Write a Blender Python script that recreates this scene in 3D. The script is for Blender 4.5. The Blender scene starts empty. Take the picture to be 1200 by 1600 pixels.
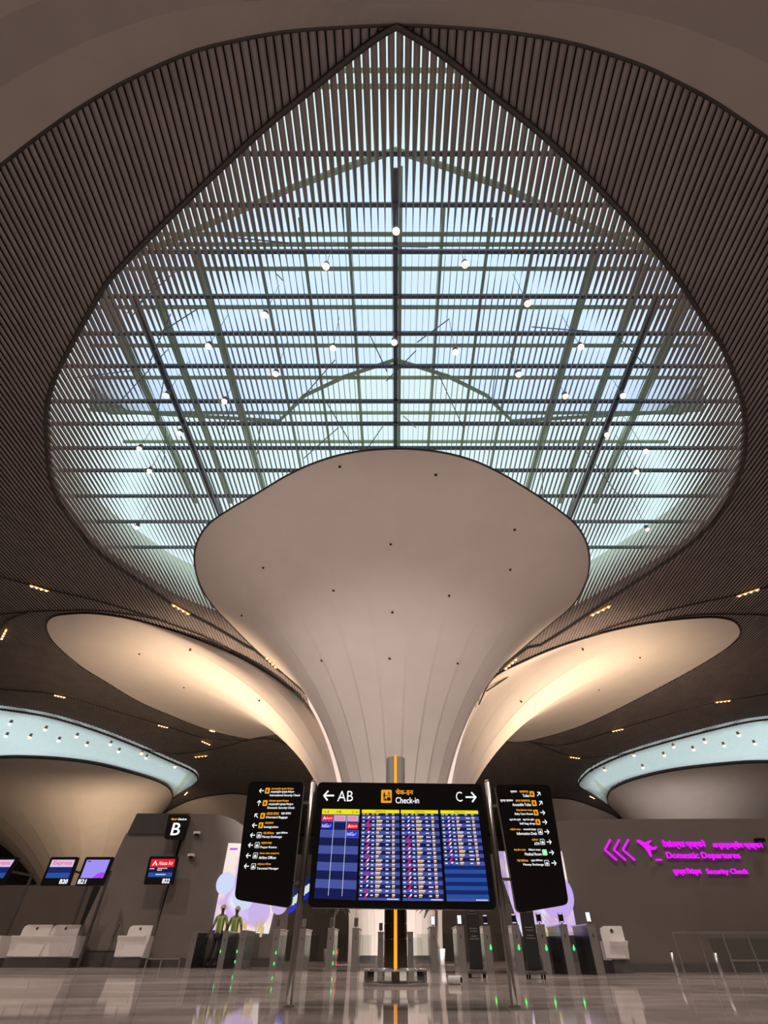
import bpy, bmesh, math, random
import numpy as np
from mathutils import Vector, Matrix
random.seed(7)
SC = bpy.context.scene
COL = SC.collection
# ------------------------------------------------------------------ camera model
F, CX, CY, TH, EYE = 710.0, 618.0, 800.0, math.radians(44.06), 0.45
CT, ST = math.cos(TH), math.sin(TH)
def ray(u, v):
    xc, yc = (u-CX)/F, (CY-v)/F
    return (xc, CT-yc*ST, ST+yc*CT)
def at_Y(u, v, Y):
    d = ray(u, v); t = Y/d[1]
    return Vector((d[0]*t, Y, EYE+d[2]*t))
def at_Z(u, v, Z):
    d = ray(u, v); t = (Z-EYE)/d[2]
    return Vector((d[0]*t, d[1]*t, Z))
def floor_Y(v):
    d = ray(CX, v); return -EYE/d[2]*d[1]
ZC = 18.45
COLX, COLY = 0.0, 36.0
def zceil(x, y):
    r = math.hypot(x-COLX, y-COLY)
    return ZC - 5.2*math.exp(-max(r-6.0, 0)/5.0)
def zceil_np(x, y):
    r = np.hypot(x-COLX, y-COLY)
    return ZC - 5.2*np.exp(-np.maximum(r-6.0, 0)/5.0)
def hit(u, v):
    """point where a line of sight meets the underside of the ceiling"""
    d = ray(u, v); lo = 2.0; 
    t = lo; step = 0.5
    while t < 140:
        x, y, z = d[0]*t, d[1]*t, EYE+d[2]*t
        if z > zceil(x, y): break
        t += step
    a, b = t-step, t
    for _ in range(30):
        m = (a+b)/2
        if EYE+d[2]*m > zceil(d[0]*m, d[1]*m): b = m
        else: a = m
    return Vector((d[0]*b, d[1]*b, EYE+d[2]*b))

# ------------------------------------------------------------------ materials
def mat(name, col, rough=0.5, metal=0.0, emit=None, es=0.0, noise=0.0, nscale=6.0, bump=0.0, spec=0.5, trans=0.0):
    m = bpy.data.materials.new(name); m.use_nodes = True
    nt = m.node_tree; b = nt.nodes['Principled BSDF']
    b.inputs['Base Color'].default_value = (*col, 1)
    b.inputs['Roughness'].default_value = rough
    b.inputs['Metallic'].default_value = metal
    b.inputs['Specular IOR Level'].default_value = spec
    if emit:
        b.inputs['Emission Color'].default_value = (*emit, 1)
        b.inputs['Emission Strength'].default_value = es
    if noise > 0 or bump > 0:
        tc = nt.nodes.new('ShaderNodeTexCoord'); n = nt.nodes.new('ShaderNodeTexNoise')
        n.inputs['Scale'].default_value = nscale; n.inputs['Detail'].default_value = 4
        nt.links.new(tc.outputs['Object'], n.inputs['Vector'])
        if noise > 0:
            r = nt.nodes.new('ShaderNodeValToRGB')
            r.color_ramp.elements[0].position = 0.3; r.color_ramp.elements[1].position = 0.7
            r.color_ramp.elements[0].color = (*[c*(1-noise) for c in col], 1)
            r.color_ramp.elements[1].color = (*[min(1, c*(1+noise)) for c in col], 1)
            nt.links.new(n.outputs['Fac'], r.inputs['Fac']); nt.links.new(r.outputs['Color'], b.inputs['Base Color'])
        if bump > 0:
            bp = nt.nodes.new('ShaderNodeBump'); bp.inputs['Strength'].default_value = bump
            nt.links.new(n.outputs['Fac'], bp.inputs['Height']); nt.links.new(bp.outputs['Normal'], b.inputs['Normal'])
    return m
def emis(name, col, s):
    return mat(name, tuple(c*0.1 for c in col), 0.4, emit=col, es=s)
def glassmat(name, tint, refl=0.08, rough=0.02):
    m = bpy.data.materials.new(name); m.use_nodes = True; nt = m.node_tree
    for n in list(nt.nodes): nt.nodes.remove(n)
    o = nt.nodes.new('ShaderNodeOutputMaterial'); mx = nt.nodes.new('ShaderNodeMixShader')
    t = nt.nodes.new('ShaderNodeBsdfTransparent'); g = nt.nodes.new('ShaderNodeBsdfGlossy')
    t.inputs['Color'].default_value = (*tint, 1); g.inputs['Roughness'].default_value = rough
    lw = nt.nodes.new('ShaderNodeFresnel'); lw.inputs['IOR'].default_value = 1.45
    nt.links.new(lw.outputs[0], mx.inputs[0]); nt.links.new(t.outputs[0], mx.inputs[1]); nt.links.new(g.outputs[0], mx.inputs[2])
    nt.links.new(mx.outputs[0], o.inputs[0])
    return m
def translucent(name, col, w=0.7, clear=0.8):
    m = bpy.data.materials.new(name); m.use_nodes = True; nt = m.node_tree
    for n in list(nt.nodes): nt.nodes.remove(n)
    o = nt.nodes.new('ShaderNodeOutputMaterial'); mx = nt.nodes.new('ShaderNodeMixShader')
    t = nt.nodes.new('ShaderNodeBsdfTranslucent'); g = nt.nodes.new('ShaderNodeBsdfDiffuse')
    t.inputs['Color'].default_value = (*col, 1); g.inputs['Color'].default_value = (*col, 1)
    mx.inputs[0].default_value = w
    nt.links.new(g.outputs[0], mx.inputs[1]); nt.links.new(t.outputs[0], mx.inputs[2])
    tr = nt.nodes.new('ShaderNodeBsdfTransparent'); tr.inputs['Color'].default_value = (1.0, 1.0, 0.80, 1)
    m2 = nt.nodes.new('ShaderNodeMixShader'); m2.inputs[0].default_value = clear
    nt.links.new(mx.outputs[0], m2.inputs[1]); nt.links.new(tr.outputs[0], m2.inputs[2]); nt.links.new(m2.outputs[0], o.inputs[0])
    return m
M = dict(
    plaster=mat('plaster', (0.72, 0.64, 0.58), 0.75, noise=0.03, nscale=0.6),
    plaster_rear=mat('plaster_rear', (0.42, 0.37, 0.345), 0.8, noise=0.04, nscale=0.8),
    slat=mat('slat', (0.31, 0.26, 0.25), 0.5, noise=0.12, nscale=0.8),
    dark=mat('dark_void', (0.012, 0.011, 0.011), 0.9, noise=0.05),
    trim=mat('trim_dark', (0.05, 0.038, 0.032), 0.5, noise=0.05),
    lining=mat('well_lining', (0.70, 0.80, 0.76), 0.8, noise=0.04, nscale=0.5),
    frost_wall=translucent('frosted_wall', (0.98, 1.0, 0.90), 0.9, 0.4),  # well lining made translucent so daylight through it brightens the skylight
    frost=translucent('frosted_roof', (0.98, 1.0, 0.86), 0.9),
    glass=glassmat('roof_glass', (0.93, 0.97, 1.0)),
    steel_dark=mat('steel_dark', (0.10, 0.12, 0.14), 0.45, 0.4, noise=0.08),
    steel_lit=translucent('mullion_lit', (0.60, 0.66, 0.52), 0.5, 0.0),  # steel given translucency so the backlit frames look lit from below
    stainless=mat('stainless', (0.52, 0.49, 0.46), 0.3, 0.85, noise=0.05, nscale=3),
    gate_side=mat('gate_side', (0.035, 0.034, 0.035), 0.18, 0.2, noise=0.05),
    pylon=mat('pylon_steel', (0.15, 0.135, 0.12), 0.5, 0.1, noise=0.05),
    post=mat('post_steel', (0.30, 0.27, 0.25), 0.28, 0.9, noise=0.04),
    pylon_low=mat('pylon_polished', (0.34, 0.28, 0.23), 0.14, 1.0, noise=0.05),
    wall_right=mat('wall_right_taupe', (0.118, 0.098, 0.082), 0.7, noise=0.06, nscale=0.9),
    gate_front=mat('gate_front', (0.21, 0.19, 0.178), 0.4, 0.3, noise=0.05),
    chrome=mat('chrome', (0.7, 0.68, 0.66), 0.1, 1.0, noise=0.02),
    black=mat('black_panel', (0.004, 0.004, 0.005), 0.35, noise=0.02),
    black_matte=mat('black_matte', (0.008, 0.008, 0.009), 0.6, noise=0.05),
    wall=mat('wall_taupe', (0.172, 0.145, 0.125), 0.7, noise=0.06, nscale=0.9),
    wall_dark=mat('wall_dark', (0.10, 0.082, 0.07), 0.7, noise=0.08, nscale=0.8),
    base=mat('base_dark', (0.075, 0.066, 0.064), 0.4, noise=0.08),
    desk=mat('desk_white', (0.80, 0.74, 0.71), 0.4, noise=0.03),
    pane=glassmat('clear_pane', (0.86, 0.90, 0.88)),
    lamp=emis('lamp_warm', (1.0, 0.62, 0.28), 9.0),
    lampbar=emis('lamp_bar', (1.0, 0.45, 0.10), 0.9),
    amber=emis('amber_strip', (1.0, 0.36, 0.012), 1.25),
    slit=emis('slit_light', (1.0, 0.76, 0.66), 0.92),
    spot=emis('skylight_spot', (1.0, 0.56, 0.30), 7.0),
    green=emis('led_green', (0.03, 1.0, 0.12), 3.0),
    red=emis('led_red', (1.0, 0.03, 0.03), 2.5),
    t_white=emis('text_white', (0.95, 0.97, 1.0), 0.95),
    t_orange=emis('text_orange', (1.0, 0.42, 0.02), 0.85),
    t_black=mat('text_black', (0.01, 0.01, 0.01), 0.5),
    s_navy=emis('screen_navy', (0.004, 0.008, 0.055), 1.0),
    s_row=emis('screen_row', (0.060, 0.085, 0.33), 1.0),
    s_row2=emis('screen_row_dark', (0.006, 0.010, 0.075), 1.0),
    s_blue=emis('screen_blue', (0.02, 0.075, 0.32), 1.0),
    s_dblue=emis('screen_deep_blue', (0.004, 0.018, 0.14), 1.0),
    s_yellow=emis('screen_yellow', (0.82, 0.75, 0.01), 1.0),
    s_red=emis('screen_red', (0.80, 0.008, 0.015), 1.0),
    s_pink=emis('screen_pink', (0.80, 0.01, 0.14), 1.0),
    s_pale=emis('screen_pale', (0.72, 0.55, 0.80), 0.9),
    s_royal=emis('screen_royal', (0.01, 0.02, 0.62), 1.0),
    s_sky=emis('screen_sky', (0.30, 0.62, 0.85), 0.9),
    s_lilac=emis('screen_lilac', (0.36, 0.30, 0.95), 0.9),
    s_violet=emis('screen_violet', (0.40, 0.07, 0.85), 0.9),
    neon=emis('neon_magenta', (0.78, 0.01, 0.95), 1.1),
    skin=mat('skin', (0.12, 0.075, 0.05), 0.6, noise=0.05),
    vest=mat('vest', (0.30, 0.42, 0.05), 0.7, noise=0.1),
    vest_band=mat('vest_band', (0.6, 0.6, 0.5), 0.4, noise=0.05),
    trousers=mat('trousers', (0.015, 0.016, 0.022), 0.8, noise=0.1),
    helmet=mat('helmet', (0.55, 0.45, 0.22), 0.35, noise=0.05),
    leaf=mat('leaf', (0.012, 0.014, 0.009), 0.6, noise=0.2),
    bark=mat('bark', (0.03, 0.022, 0.016), 0.8, noise=0.2),
    roll=mat('roll', (0.75, 0.72, 0.72), 0.7, noise=0.04),
)

# ------------------------------------------------------------------ helpers
def link(name, verts, faces, m, parent=None, smooth=False, mats=None, fmi=None):
    me = bpy.data.meshes.new(name); me.from_pydata([tuple(v) for v in verts], [], faces)
    for x in (mats or [m]): me.materials.append(x)
    if fmi is not None: me.polygons.foreach_set('material_index', fmi)
    if smooth: me.polygons.foreach_set('use_smooth', [True]*len(me.polygons))
    me.update()
    o = bpy.data.objects.new(name, me); COL.objects.link(o)
    if parent is not None: 
        o.parent = parent
        o.matrix_parent_inverse = parent.matrix_world.inverted()
    return o
class MB:
    def __init__(s): s.v = []; s.f = []; s.mi = []
    def add(s, vs, fs, k=0):
        n = len(s.v); s.v += [tuple(v) for v in vs]; s.f += [tuple(i+n for i in f) for f in fs]; s.mi += [k]*len(fs); return s
    def box(s, c, d, rz=0.0, k=0, rot=None):
        x, y, z = d[0]/2, d[1]/2, d[2]/2
        R = rot if rot is not None else Matrix.Rotation(rz, 3, 'Z')
        vs = [R @ Vector(p) + Vector(c) for p in ((-x,-y,-z),(x,-y,-z),(x,y,-z),(-x,y,-z),(-x,-y,z),(x,-y,z),(x,y,z),(-x,y,z))]
        return s.add(vs, [(0,3,2,1),(4,5,6,7),(0,1,5,4),(1,2,6,5),(2,3,7,6),(3,0,4,7)], k)
    def bar(s, a, b, w, h=None, k=0):
        a, b = Vector(a), Vector(b); d = (b-a); L = d.length
        q = d.to_track_quat('Y', 'Z').to_matrix()
        return s.box((a+b)/2, (w, L, h or w), rot=q, k=k)
    def cyl(s, a, b, r0, r1=None, n=16, k=0, cap=True):
        r1 = r0 if r1 is None else r1
        a, b = Vector(a), Vector(b); q = (b-a).to_track_quat('Z', 'Y').to_matrix()
        vs = []
        for p, r in ((a, r0), (b, r1)):
            for i in range(n):
                t = 2*math.pi*i/n; vs.append(p + q @ Vector((r*math.cos(t), r*math.sin(t), 0)))
        fs = [(i, (i+1) % n, n+(i+1) % n, n+i) for i in range(n)]
        if cap: fs += [tuple(range(n-1, -1, -1)), tuple(range(n, 2*n))]
        return s.add(vs, fs, k)
    def lathe(s, prof, c, n=32, a0=0.0, a1=2*math.pi, k=0):
        full = abs(a1-a0-2*math.pi) < 1e-6; m = n if full else n+1
        vs = []
        for r, z in prof:
            for i in range(m):
                t = a0+(a1-a0)*i/n; vs.append((c[0]+r*math.cos(t), c[1]+r*math.sin(t), c[2]+z))
        fs = []
        for j in range(len(prof)-1):
            for i in range(n):
                i2 = (i+1) % m
                fs.append((j*m+i, j*m+i2, (j+1)*m+i2, (j+1)*m+i))
        return s.add(vs, fs, k)
    def prism(s, pts, off, k=0):
        """closed outline of 3D points pushed by a vector"""
        n = len(pts); off = Vector(off); vs = [Vector(p) for p in pts]+[Vector(p)+off for p in pts]
        fs = [tuple(range(n)), tuple(range(2*n-1, n-1, -1))]+[(i, i+n, (i+1) % n+n, (i+1) % n) for i in range(n)]
        return s.add(vs, fs, k)
    def quad(s, a, b, c, d, k=0): return s.add([a, b, c, d], [(0, 1, 2, 3)], k)
    def build(s, name, m, parent=None, smooth=False):
        mats = m if isinstance(m, list) else [m]
        return link(name, s.v, s.f, None, parent, smooth, mats=mats, fmi=s.mi)
def setp(o, label=None, cat=None, group=None, kind=None):
    if label: o['label'] = label
    if cat: o['category'] = cat
    if group: o['group'] = group
    if kind: o['kind'] = kind
    return o
def empty(name, loc, label=None, cat=None, group=None, kind=None):
    o = bpy.data.objects.new(name, None); COL.objects.link(o); o.location = loc
    o.empty_display_size = 0.2
    o.matrix_world = Matrix.Translation(loc)
    return setp(o, label, cat, group, kind)
def tube(pts, r, n=6, closed=False):
    pts = [Vector(p) for p in pts]; N = len(pts); vs = []; fs = []
    for i, p in enumerate(pts):
        a = pts[(i-1) % N] if (closed or i > 0) else p; b = pts[(i+1) % N] if (closed or i < N-1) else p
        d = (b-a).normalized(); side = d.cross(Vector((0, 0, 1)))
        if side.length < 1e-4: side = Vector((1, 0, 0))
        side.normalize(); up = side.cross(d)
        for k in range(n):
            t = 2*math.pi*k/n; vs.append(p+side*(r*math.cos(t))+up*(r*math.sin(t)))
    for i in range(N if closed else N-1):
        j = (i+1) % N
        for k in range(n): fs.append((i*n+k, i*n+(k+1) % n, j*n+(k+1) % n, j*n+k))
    return vs, fs
def smooth_curve(pts, per=6):
    """Catmull-Rom through points (2D or 3D tuples)"""
    P = [np.array(p, float) for p in pts]; out = []
    P = [2*P[0]-P[1]]+P+[2*P[-1]-P[-2]]
    for i in range(1, len(P)-2):
        p0, p1, p2, p3 = P[i-1], P[i], P[i+1], P[i+2]
        for k in range(per):
            t = k/per
            out.append(0.5*((2*p1)+(-p0+p2)*t+(2*p0-5*p1+4*p2-p3)*t*t+(-p0+3*p1-3*p2+p3)*t**3))
    out.append(P[-2]); return out
def resample(pts, n):
    P = np.array([tuple(p) for p in pts], float); L = np.r_[0, np.cumsum(np.linalg.norm(np.diff(P, axis=0), axis=1))]
    t = np.linspace(0, L[-1], n+1)
    return np.stack([np.interp(t, L, P[:, k]) for k in range(P.shape[1])], 1)
def on_ceiling(px, per=6, smooth=True):
    c = smooth_curve(px, per) if smooth else px
    return [hit(p[0], p[1]) for p in c]

# ------------------------------------------------------------------ world + camera
w = bpy.data.worlds.new('World'); SC.world = w; w.use_nodes = True
nt = w.node_tree; bg = nt.nodes['Background']
bg.inputs['Color'].default_value = (0.545, 0.68, 0.86, 1); bg.inputs['Strength'].default_value = 1.42
cam = bpy.data.cameras.new('camera'); co = bpy.data.objects.new('camera', cam); COL.objects.link(co)
cam.sensor_fit = 'VERTICAL'; cam.sensor_height = 36.0; cam.lens = 36.0*F/1600.0
cam.shift_x = -18.0/1600.0; cam.clip_start = 0.05; cam.clip_end = 500
co.location = (0, 0, EYE); co.rotation_euler = (math.pi/2+TH, 0, 0); SC.camera = co
SC.view_settings.view_transform = 'Standard'; SC.view_settings.look = 'None'
SC.view_settings.exposure = 0.0; SC.view_settings.gamma = 1.0; SC.view_settings.use_curve_mapping = False
SC.cycles.max_bounces = 8; SC.cycles.transparent_max_bounces = 12
SC.cycles.sample_clamp_indirect = 4.0

# ------------------------------------------------------------------ outlines (picture -> ceiling plan)
SKY_L = [(620,41),(595,55),(545,92),(490,137),(425,190),(370,240),(320,287),(260,345),(205,400),(165,445),(133,500),(105,552),(84,595),(72,640),(72,696),(79,752),(101,801),(140,850),(175,880),(224,913),(270,945),(330,977),(385,1010)]
SKY_R = [(620,41),(690,85),(765,145),(840,205),(900,260),(960,320),(1015,380),(1065,445),(1100,500),(1130,545),(1150,595),(1163,640),(1166,680),(1160,730),(1140,780),(1110,822),(1060,865),(1000,905),(940,945),(885,983),(845,1008)]
CP_RIM = [(484,1090),(440,1050),(400,1015),(360,975),(330,943),(312,912),(304,880),(307,850),(325,820),(360,795),(400,772),(450,742),(500,720),(555,706),(618,701),(680,705),(735,718),(780,738),(830,768),(870,795),(900,820),(917,850),(921,880),(915,910),(895,945),(860,975),(820,1010),(780,1045),(745,1078),(737,1092)]
LP_RIM = [(474,1101),(450,1080),(400,1047),(350,1020),(300,997),(215,970),(150,959),(100,960),(80,965),(72,976),(76,992),(90,1010),(125,1040),(165,1065),(215,1095),(265,1117),(310,1135),(350,1147),(390,1155)]
RP_RIM = [(748,1101),(770,1060),(815,1035),(875,1010),(950,987),(1025,972),(1100,965),(1135,967),(1152,975),(1157,988),(1150,1000),(1125,1020),(1075,1050),(1000,1090),(950,1115),(900,1137),(850,1152),(815,1159),(785,1158)]
FL_RIM = [(-70,1266),(-150,1250),(-160,1215),(-80,1192),(0,1185),(50,1185),(100,1188),(150,1195),(200,1207),(250,1223),(268,1238),(266,1256),(245,1278)]
FR_RIM = [(1290,1268),(1370,1250),(1380,1217),(1290,1200),(1200,1192),(1125,1196),(1050,1205),(990,1219),(958,1233),(949,1247),(953,1260),(975,1279)]
SL_RIM = [(245,1283),(262,1268),(300,1250),(350,1241),(385,1242),(420,1250),(455,1266)]
SR_RIM = [(780,1266),(815,1251),(840,1246),(865,1247),(900,1251),(950,1270),(972,1283)]
FL_TOP = [(-140,1092),(-60,1100),(0,1108),(75,1120),(150,1142),(215,1167),(260,1187),(300,1205),(309,1218),(300,1230),(265,1252),(247,1274)]
FR_TOP = [(1340,1112),(1260,1118),(1200,1124),(1150,1132),(1050,1157),(975,1180),(925,1203),(906,1221),(907,1232),(925,1243),(958,1265),(973,1276)]
REAR = [(-400,620),(-300,510),(-200,420),(-100,335),(0,258),(60,212),(120,170),(200,124),(300,80),(380,60),(450,48),(540,41),(620,38),(700,41),(800,50),(900,68),(1000,100),(1060,128),(1120,160),(1200,215),(1300,290),(1400,375),(1500,465),(1640,620)]
def no_smooth_apex(px): return on_ceiling(px, 5)
skyL, skyR = on_ceiling(SKY_L, 5), on_ceiling(SKY_R, 5)
cp, lp, rp = on_ceiling(CP_RIM), on_ceiling(LP_RIM), on_ceiling(RP_RIM)
fl, fr, sl, sr = on_ceiling(FL_RIM), on_ceiling(FR_RIM), on_ceiling(SL_RIM), on_ceiling(SR_RIM)
flt, frt = on_ceiling(FL_TOP), on_ceiling(FR_TOP)
rear = on_ceiling(REAR)
def xy(ps): return np.array([(p[0], p[1]) for p in ps])
COLS = dict(c=(0.0, 36.0, 2.3), l=(-48.0, 97.0, 3.4), r=(48.5, 97.0, 3.4), sl=(-25.0, 112.0, 3.0), sr=(27.0, 112.0, 3.0))
poly_sky = xy(skyL+skyR[::-1])
poly_cp = xy(cp)
poly_lp = np.vstack([xy(lp), [(-2.0, 40.0), (-3.0, 36.0)]])
poly_rp = np.vstack([xy(rp), [(2.0, 40.0), (3.0, 36.0)]])
poly_fl = np.vstack([xy(fl), [(-44.6, 100.0)]]); poly_fr = np.vstack([xy(fr), [(45, 100.0)]])
poly_sl, poly_sr = xy(sl), xy(sr)
cut_fl = [p for p in fl if p[1] < 100 and p[0] > -75]
poly_fls = np.vstack([xy(flt), xy(fl)[4*6-6:][::-1]])
poly_frs = np.vstack([xy(frt), xy(fr)[4*6-6:][::-1]])
def crossings(poly, x):
    a = poly; b = np.roll(poly, -1, 0); s = (a[:, 0] <= x) != (b[:, 0] <= x)
    if not s.any(): return []
    A, B = a[s], b[s]
    return sorted((A[:, 1]+(x-A[:, 0])/(B[:, 0]-A[:, 0])*(B[:, 1]-A[:, 1])).tolist())
def inside(poly, X, Y):
    r = np.zeros(X.shape, bool); n = len(poly)
    for i in range(n):
        x1, y1 = poly[i]; x2, y2 = poly[(i+1) % n]
        if x1 == x2: continue
        c = ((x1 <= X) != (x2 <= X)) & (Y < y1+(X-x1)/(x2-x1)*(y2-y1))
        r ^= c
    return r
def dist(poly, X, Y):
    d = np.full(X.shape, 1e9)
    for i in range(len(poly)):
        a = poly[i]; b = poly[(i+1) % len(poly)]; e = b-a; L = e@e
        if L < 1e-9: continue
        t = np.clip(((X-a[0])*e[0]+(Y-a[1])*e[1])/L, 0, 1)
        d = np.minimum(d, np.hypot(X-a[0]-t*e[0], Y-a[1]-t*e[1]))
    return d
rx = np.array([p[0] for p in rear]); ry = np.array([p[1] for p in rear])
o_ = np.argsort(rx); rx, ry = rx[o_], ry[o_]
def rear_y(x): return np.interp(x, rx, ry)

# ------------------------------------------------------------------ ceiling slats (every board its own run, one ceiling)
PITCH = 0.24; WD = 0.194; TK = 0.014
XS, YS, SL_ = [], [], []
sid = 0
NX = int(56/PITCH)
for k in range(-NX, NX+1):
    x = (k+0.5)*PITCH
    y0 = max(float(rear_y(x)), (abs(x)/0.9-16)*1.0, -3); y1 = 118.0
    cuts = []
    for P in (poly_cp, poly_lp, poly_rp, poly_fl, poly_fr, poly_sl, poly_sr):
        c = crossings(P, x)
        for i in range(0, len(c)-1, 2): cuts.append((c[i], c[i+1]))
    cuts.sort(); segs = []; y = y0
    for a, b in cuts:
        if a > y: segs.append((y, min(a, y1)))
        y = max(y, b)
    if y < y1: segs.append((y, y1))
    for a, b in segs:
        if b-a < 0.05: continue
        n = max(2, int((b-a)/(0.7 if a < 45 else 1.4))+1)
        if a < 45 and b > 60: n = int((45-a)/0.7+(b-45)/2.0)+2
        ys = np.linspace(a, b, n)
        if a < 45 and b > 60: ys = np.r_[np.linspace(a, 45, int((45-a)/0.7)+2), np.linspace(45, b, int((b-45)/2)+2)[1:]]
        XS.append(np.full(len(ys), x)); YS.append(ys); SL_.append(np.full(len(ys), sid)); sid += 1
X = np.concatenate(XS); Y = np.concatenate(YS); S_ = np.concatenate(SL_)
inm = inside(poly_sky, X, Y); phi = np.zeros(X.shape)
dm = dist(poly_sky, X[inm], Y[inm]); dm = np.clip(dm/(4.6+2.6*np.clip((Y[inm]-8)/5, 0, 1)), 0, 1)
phi[inm] = np.sign(X[inm])*math.radians(88)*(dm*dm*(3-2*dm))**0.9
for P, sg in ((poly_fls, -1), (poly_frs, 1)):
    i2 = inside(P, X, Y); d2 = np.clip(dist(P, X[i2], Y[i2])/2.0, 0, 1)
    phi[i2] = sg*math.radians(22)*d2
free = ~inm
for P, sg in ((poly_fls, -1), (poly_frs, 1)): free &= ~inside(P, X, Y)
phi[free] = np.sign(X[free])*math.radians(11)*np.clip((np.abs(X[free])-5)/14, 0, 1)
Zs = zceil_np(X, Y)+0.12
c_, s_ = np.cos(phi), np.sin(phi)
corn = []
for a, b in ((-1, -1), (1, -1), (1, 1), (-1, 1)):
    dx, dz = a*WD/2, b*TK/2
    corn.append(np.stack([X+dx*c_-dz*s_, Y, Zs+dx*s_+dz*c_], 1))
V = np.stack(corn, 1).reshape(-1, 3)
N = len(X); same = np.nonzero(S_[:-1] == S_[1:])[0]
fs = []
for q in range(4):
    q2 = (q+1) % 4
    fs.append(np.stack([same*4+q, same*4+q2, (same+1)*4+q2, (same+1)*4+q], 1))
Fq = np.concatenate(fs)
me = bpy.data.meshes.new('slats'); me.vertices.add(len(V)); me.vertices.foreach_set('co', V.ravel())
me.loops.add(Fq.size); me.loops.foreach_set('vertex_index', Fq.ravel().astype(np.int32))
me.polygons.add(len(Fq)); me.polygons.foreach_set('loop_start', np.arange(0, Fq.size, 4, dtype=np.int32))
me.update(calc_edges=True); me.materials.append(M['slat'])
ceiling = empty('ceiling', (0, 20, ZC), kind='structure')
so = bpy.data.objects.new('slats', me); COL.objects.link(so); so.parent = ceiling; so.matrix_parent_inverse = ceiling.matrix_world.inverted()

def filled(name, outer, holes, z, m, parent):
    from mathutils.geometry import delaunay_2d_cdt
    vs, es = [], []
    for P in [outer]+holes:
        Q = [p for i, p in enumerate(P) if np.hypot(*(np.array(p)-np.array(P[i-1]))) > 1e-3]; n0 = len(vs)
        vs += [Vector((float(p[0]), float(p[1]))) for p in Q]; es += [(n0+i, n0+(i+1) % len(Q)) for i in range(len(Q))]
    V2, _, F2, *_r = delaunay_2d_cdt(vs, es, [], 0, 1e-4)
    cx = np.array([sum((V2[i] for i in f), Vector((0, 0)))/len(f) for f in F2])
    keep = inside(outer, cx[:, 0], cx[:, 1])
    for h in holes: keep &= ~inside(h, cx[:, 0], cx[:, 1])
    return link(name, [(v.x, v.y, z) for v in V2], [tuple(f) for f, k in zip(F2, keep) if k], m, parent)
outer = np.array([(-84, -32), (84, -32), (84, 122), (-84, 122)])
ZB = ZC+0.36
filled('backing', outer, [poly_sky, poly_fls, poly_frs], ZB, M['dark'], ceiling)

# plaster shell behind the slats, stepping in shallow facets
offs = [0.0, 1.0, 2.0, 3.4, 6.0, 12.0, 26.0]; dz = [0.0, -0.85, -0.80, -2.1, -2.9, -6.2, -15.0]
rs = [(float(x), float(rear_y(x))) for x in np.linspace(-30, 30, 121)]
mb = MB()
for j in range(len(offs)-1):
    ring = []
    for q in (j, j+1):
        row = []
        for x, y in rs:
            sc = (0.32+0.068*min(abs(x), 13)) if q < 4 else 1.0
            row.append((x*(1+0.012*offs[q]), y-offs[q]*sc, ZC+0.02+dz[q]))
        ring.append(row)
    n = len(rs); mb.add(ring[0]+ring[1], [(i, i+1, n+i+1, n+i) for i in range(n-1)])
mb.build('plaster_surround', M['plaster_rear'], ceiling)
vs, fs = tube([(x, y, ZC+0.03) for x, y in rs], 0.055); link('edge_trim', vs, fs, M['trim'], ceiling)

# dark edge trims on the ceiling
def trim(pts3, r, lift=0.0):
    vs, fs = tube([Vector(p)+Vector((0, 0, lift)) for p in pts3], r); return link('edge_trim', vs, fs, M['trim'], ceiling)
trim(skyL+on_ceiling([(398,1016),(420,1034),(440,1051)], 3), 0.085); trim(skyR+on_ceiling([(825,1012),(800,1030),(780,1047)], 3), 0.085)
trim(flt, 0.10); trim(frt, 0.10)
SEAMS = [[(-60,886),(0,901),(62,918),(140,936),(200,953),(280,980),(330,1000),(400,1040),(470,1087)],
         [(-60,968),(0,960),(50,956),(100,954),(150,954),(215,962),(260,972)],
         [(-30,1010),(0,982),(14,968),(40,958)],
         [(-60,1070),(0,1077),(85,1085),(175,1110),(260,1135),(320,1153),(385,1158)],
         [(150,1142),(215,1167),(260,1177),(300,1176),(350,1167),(390,1156),(425,1155),(470,1172)],
         [(1260,900),(1200,917),(1150,930),(1050,952),(960,978),(900,1005),(830,1035),(760,1080)],
         [(1260,975),(1200,962),(1150,960),(1100,960),(1040,966)],
         [(1260,1075),(1200,1085),(1125,1097),(1025,1122),(950,1145),(880,1164),(830,1160)],
         [(1045,1158),(975,1178),(900,1183),(840,1163),(815,1157),(785,1158)]]
for s in SEAMS: trim(on_ceiling(s, 4), 0.055)

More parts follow.
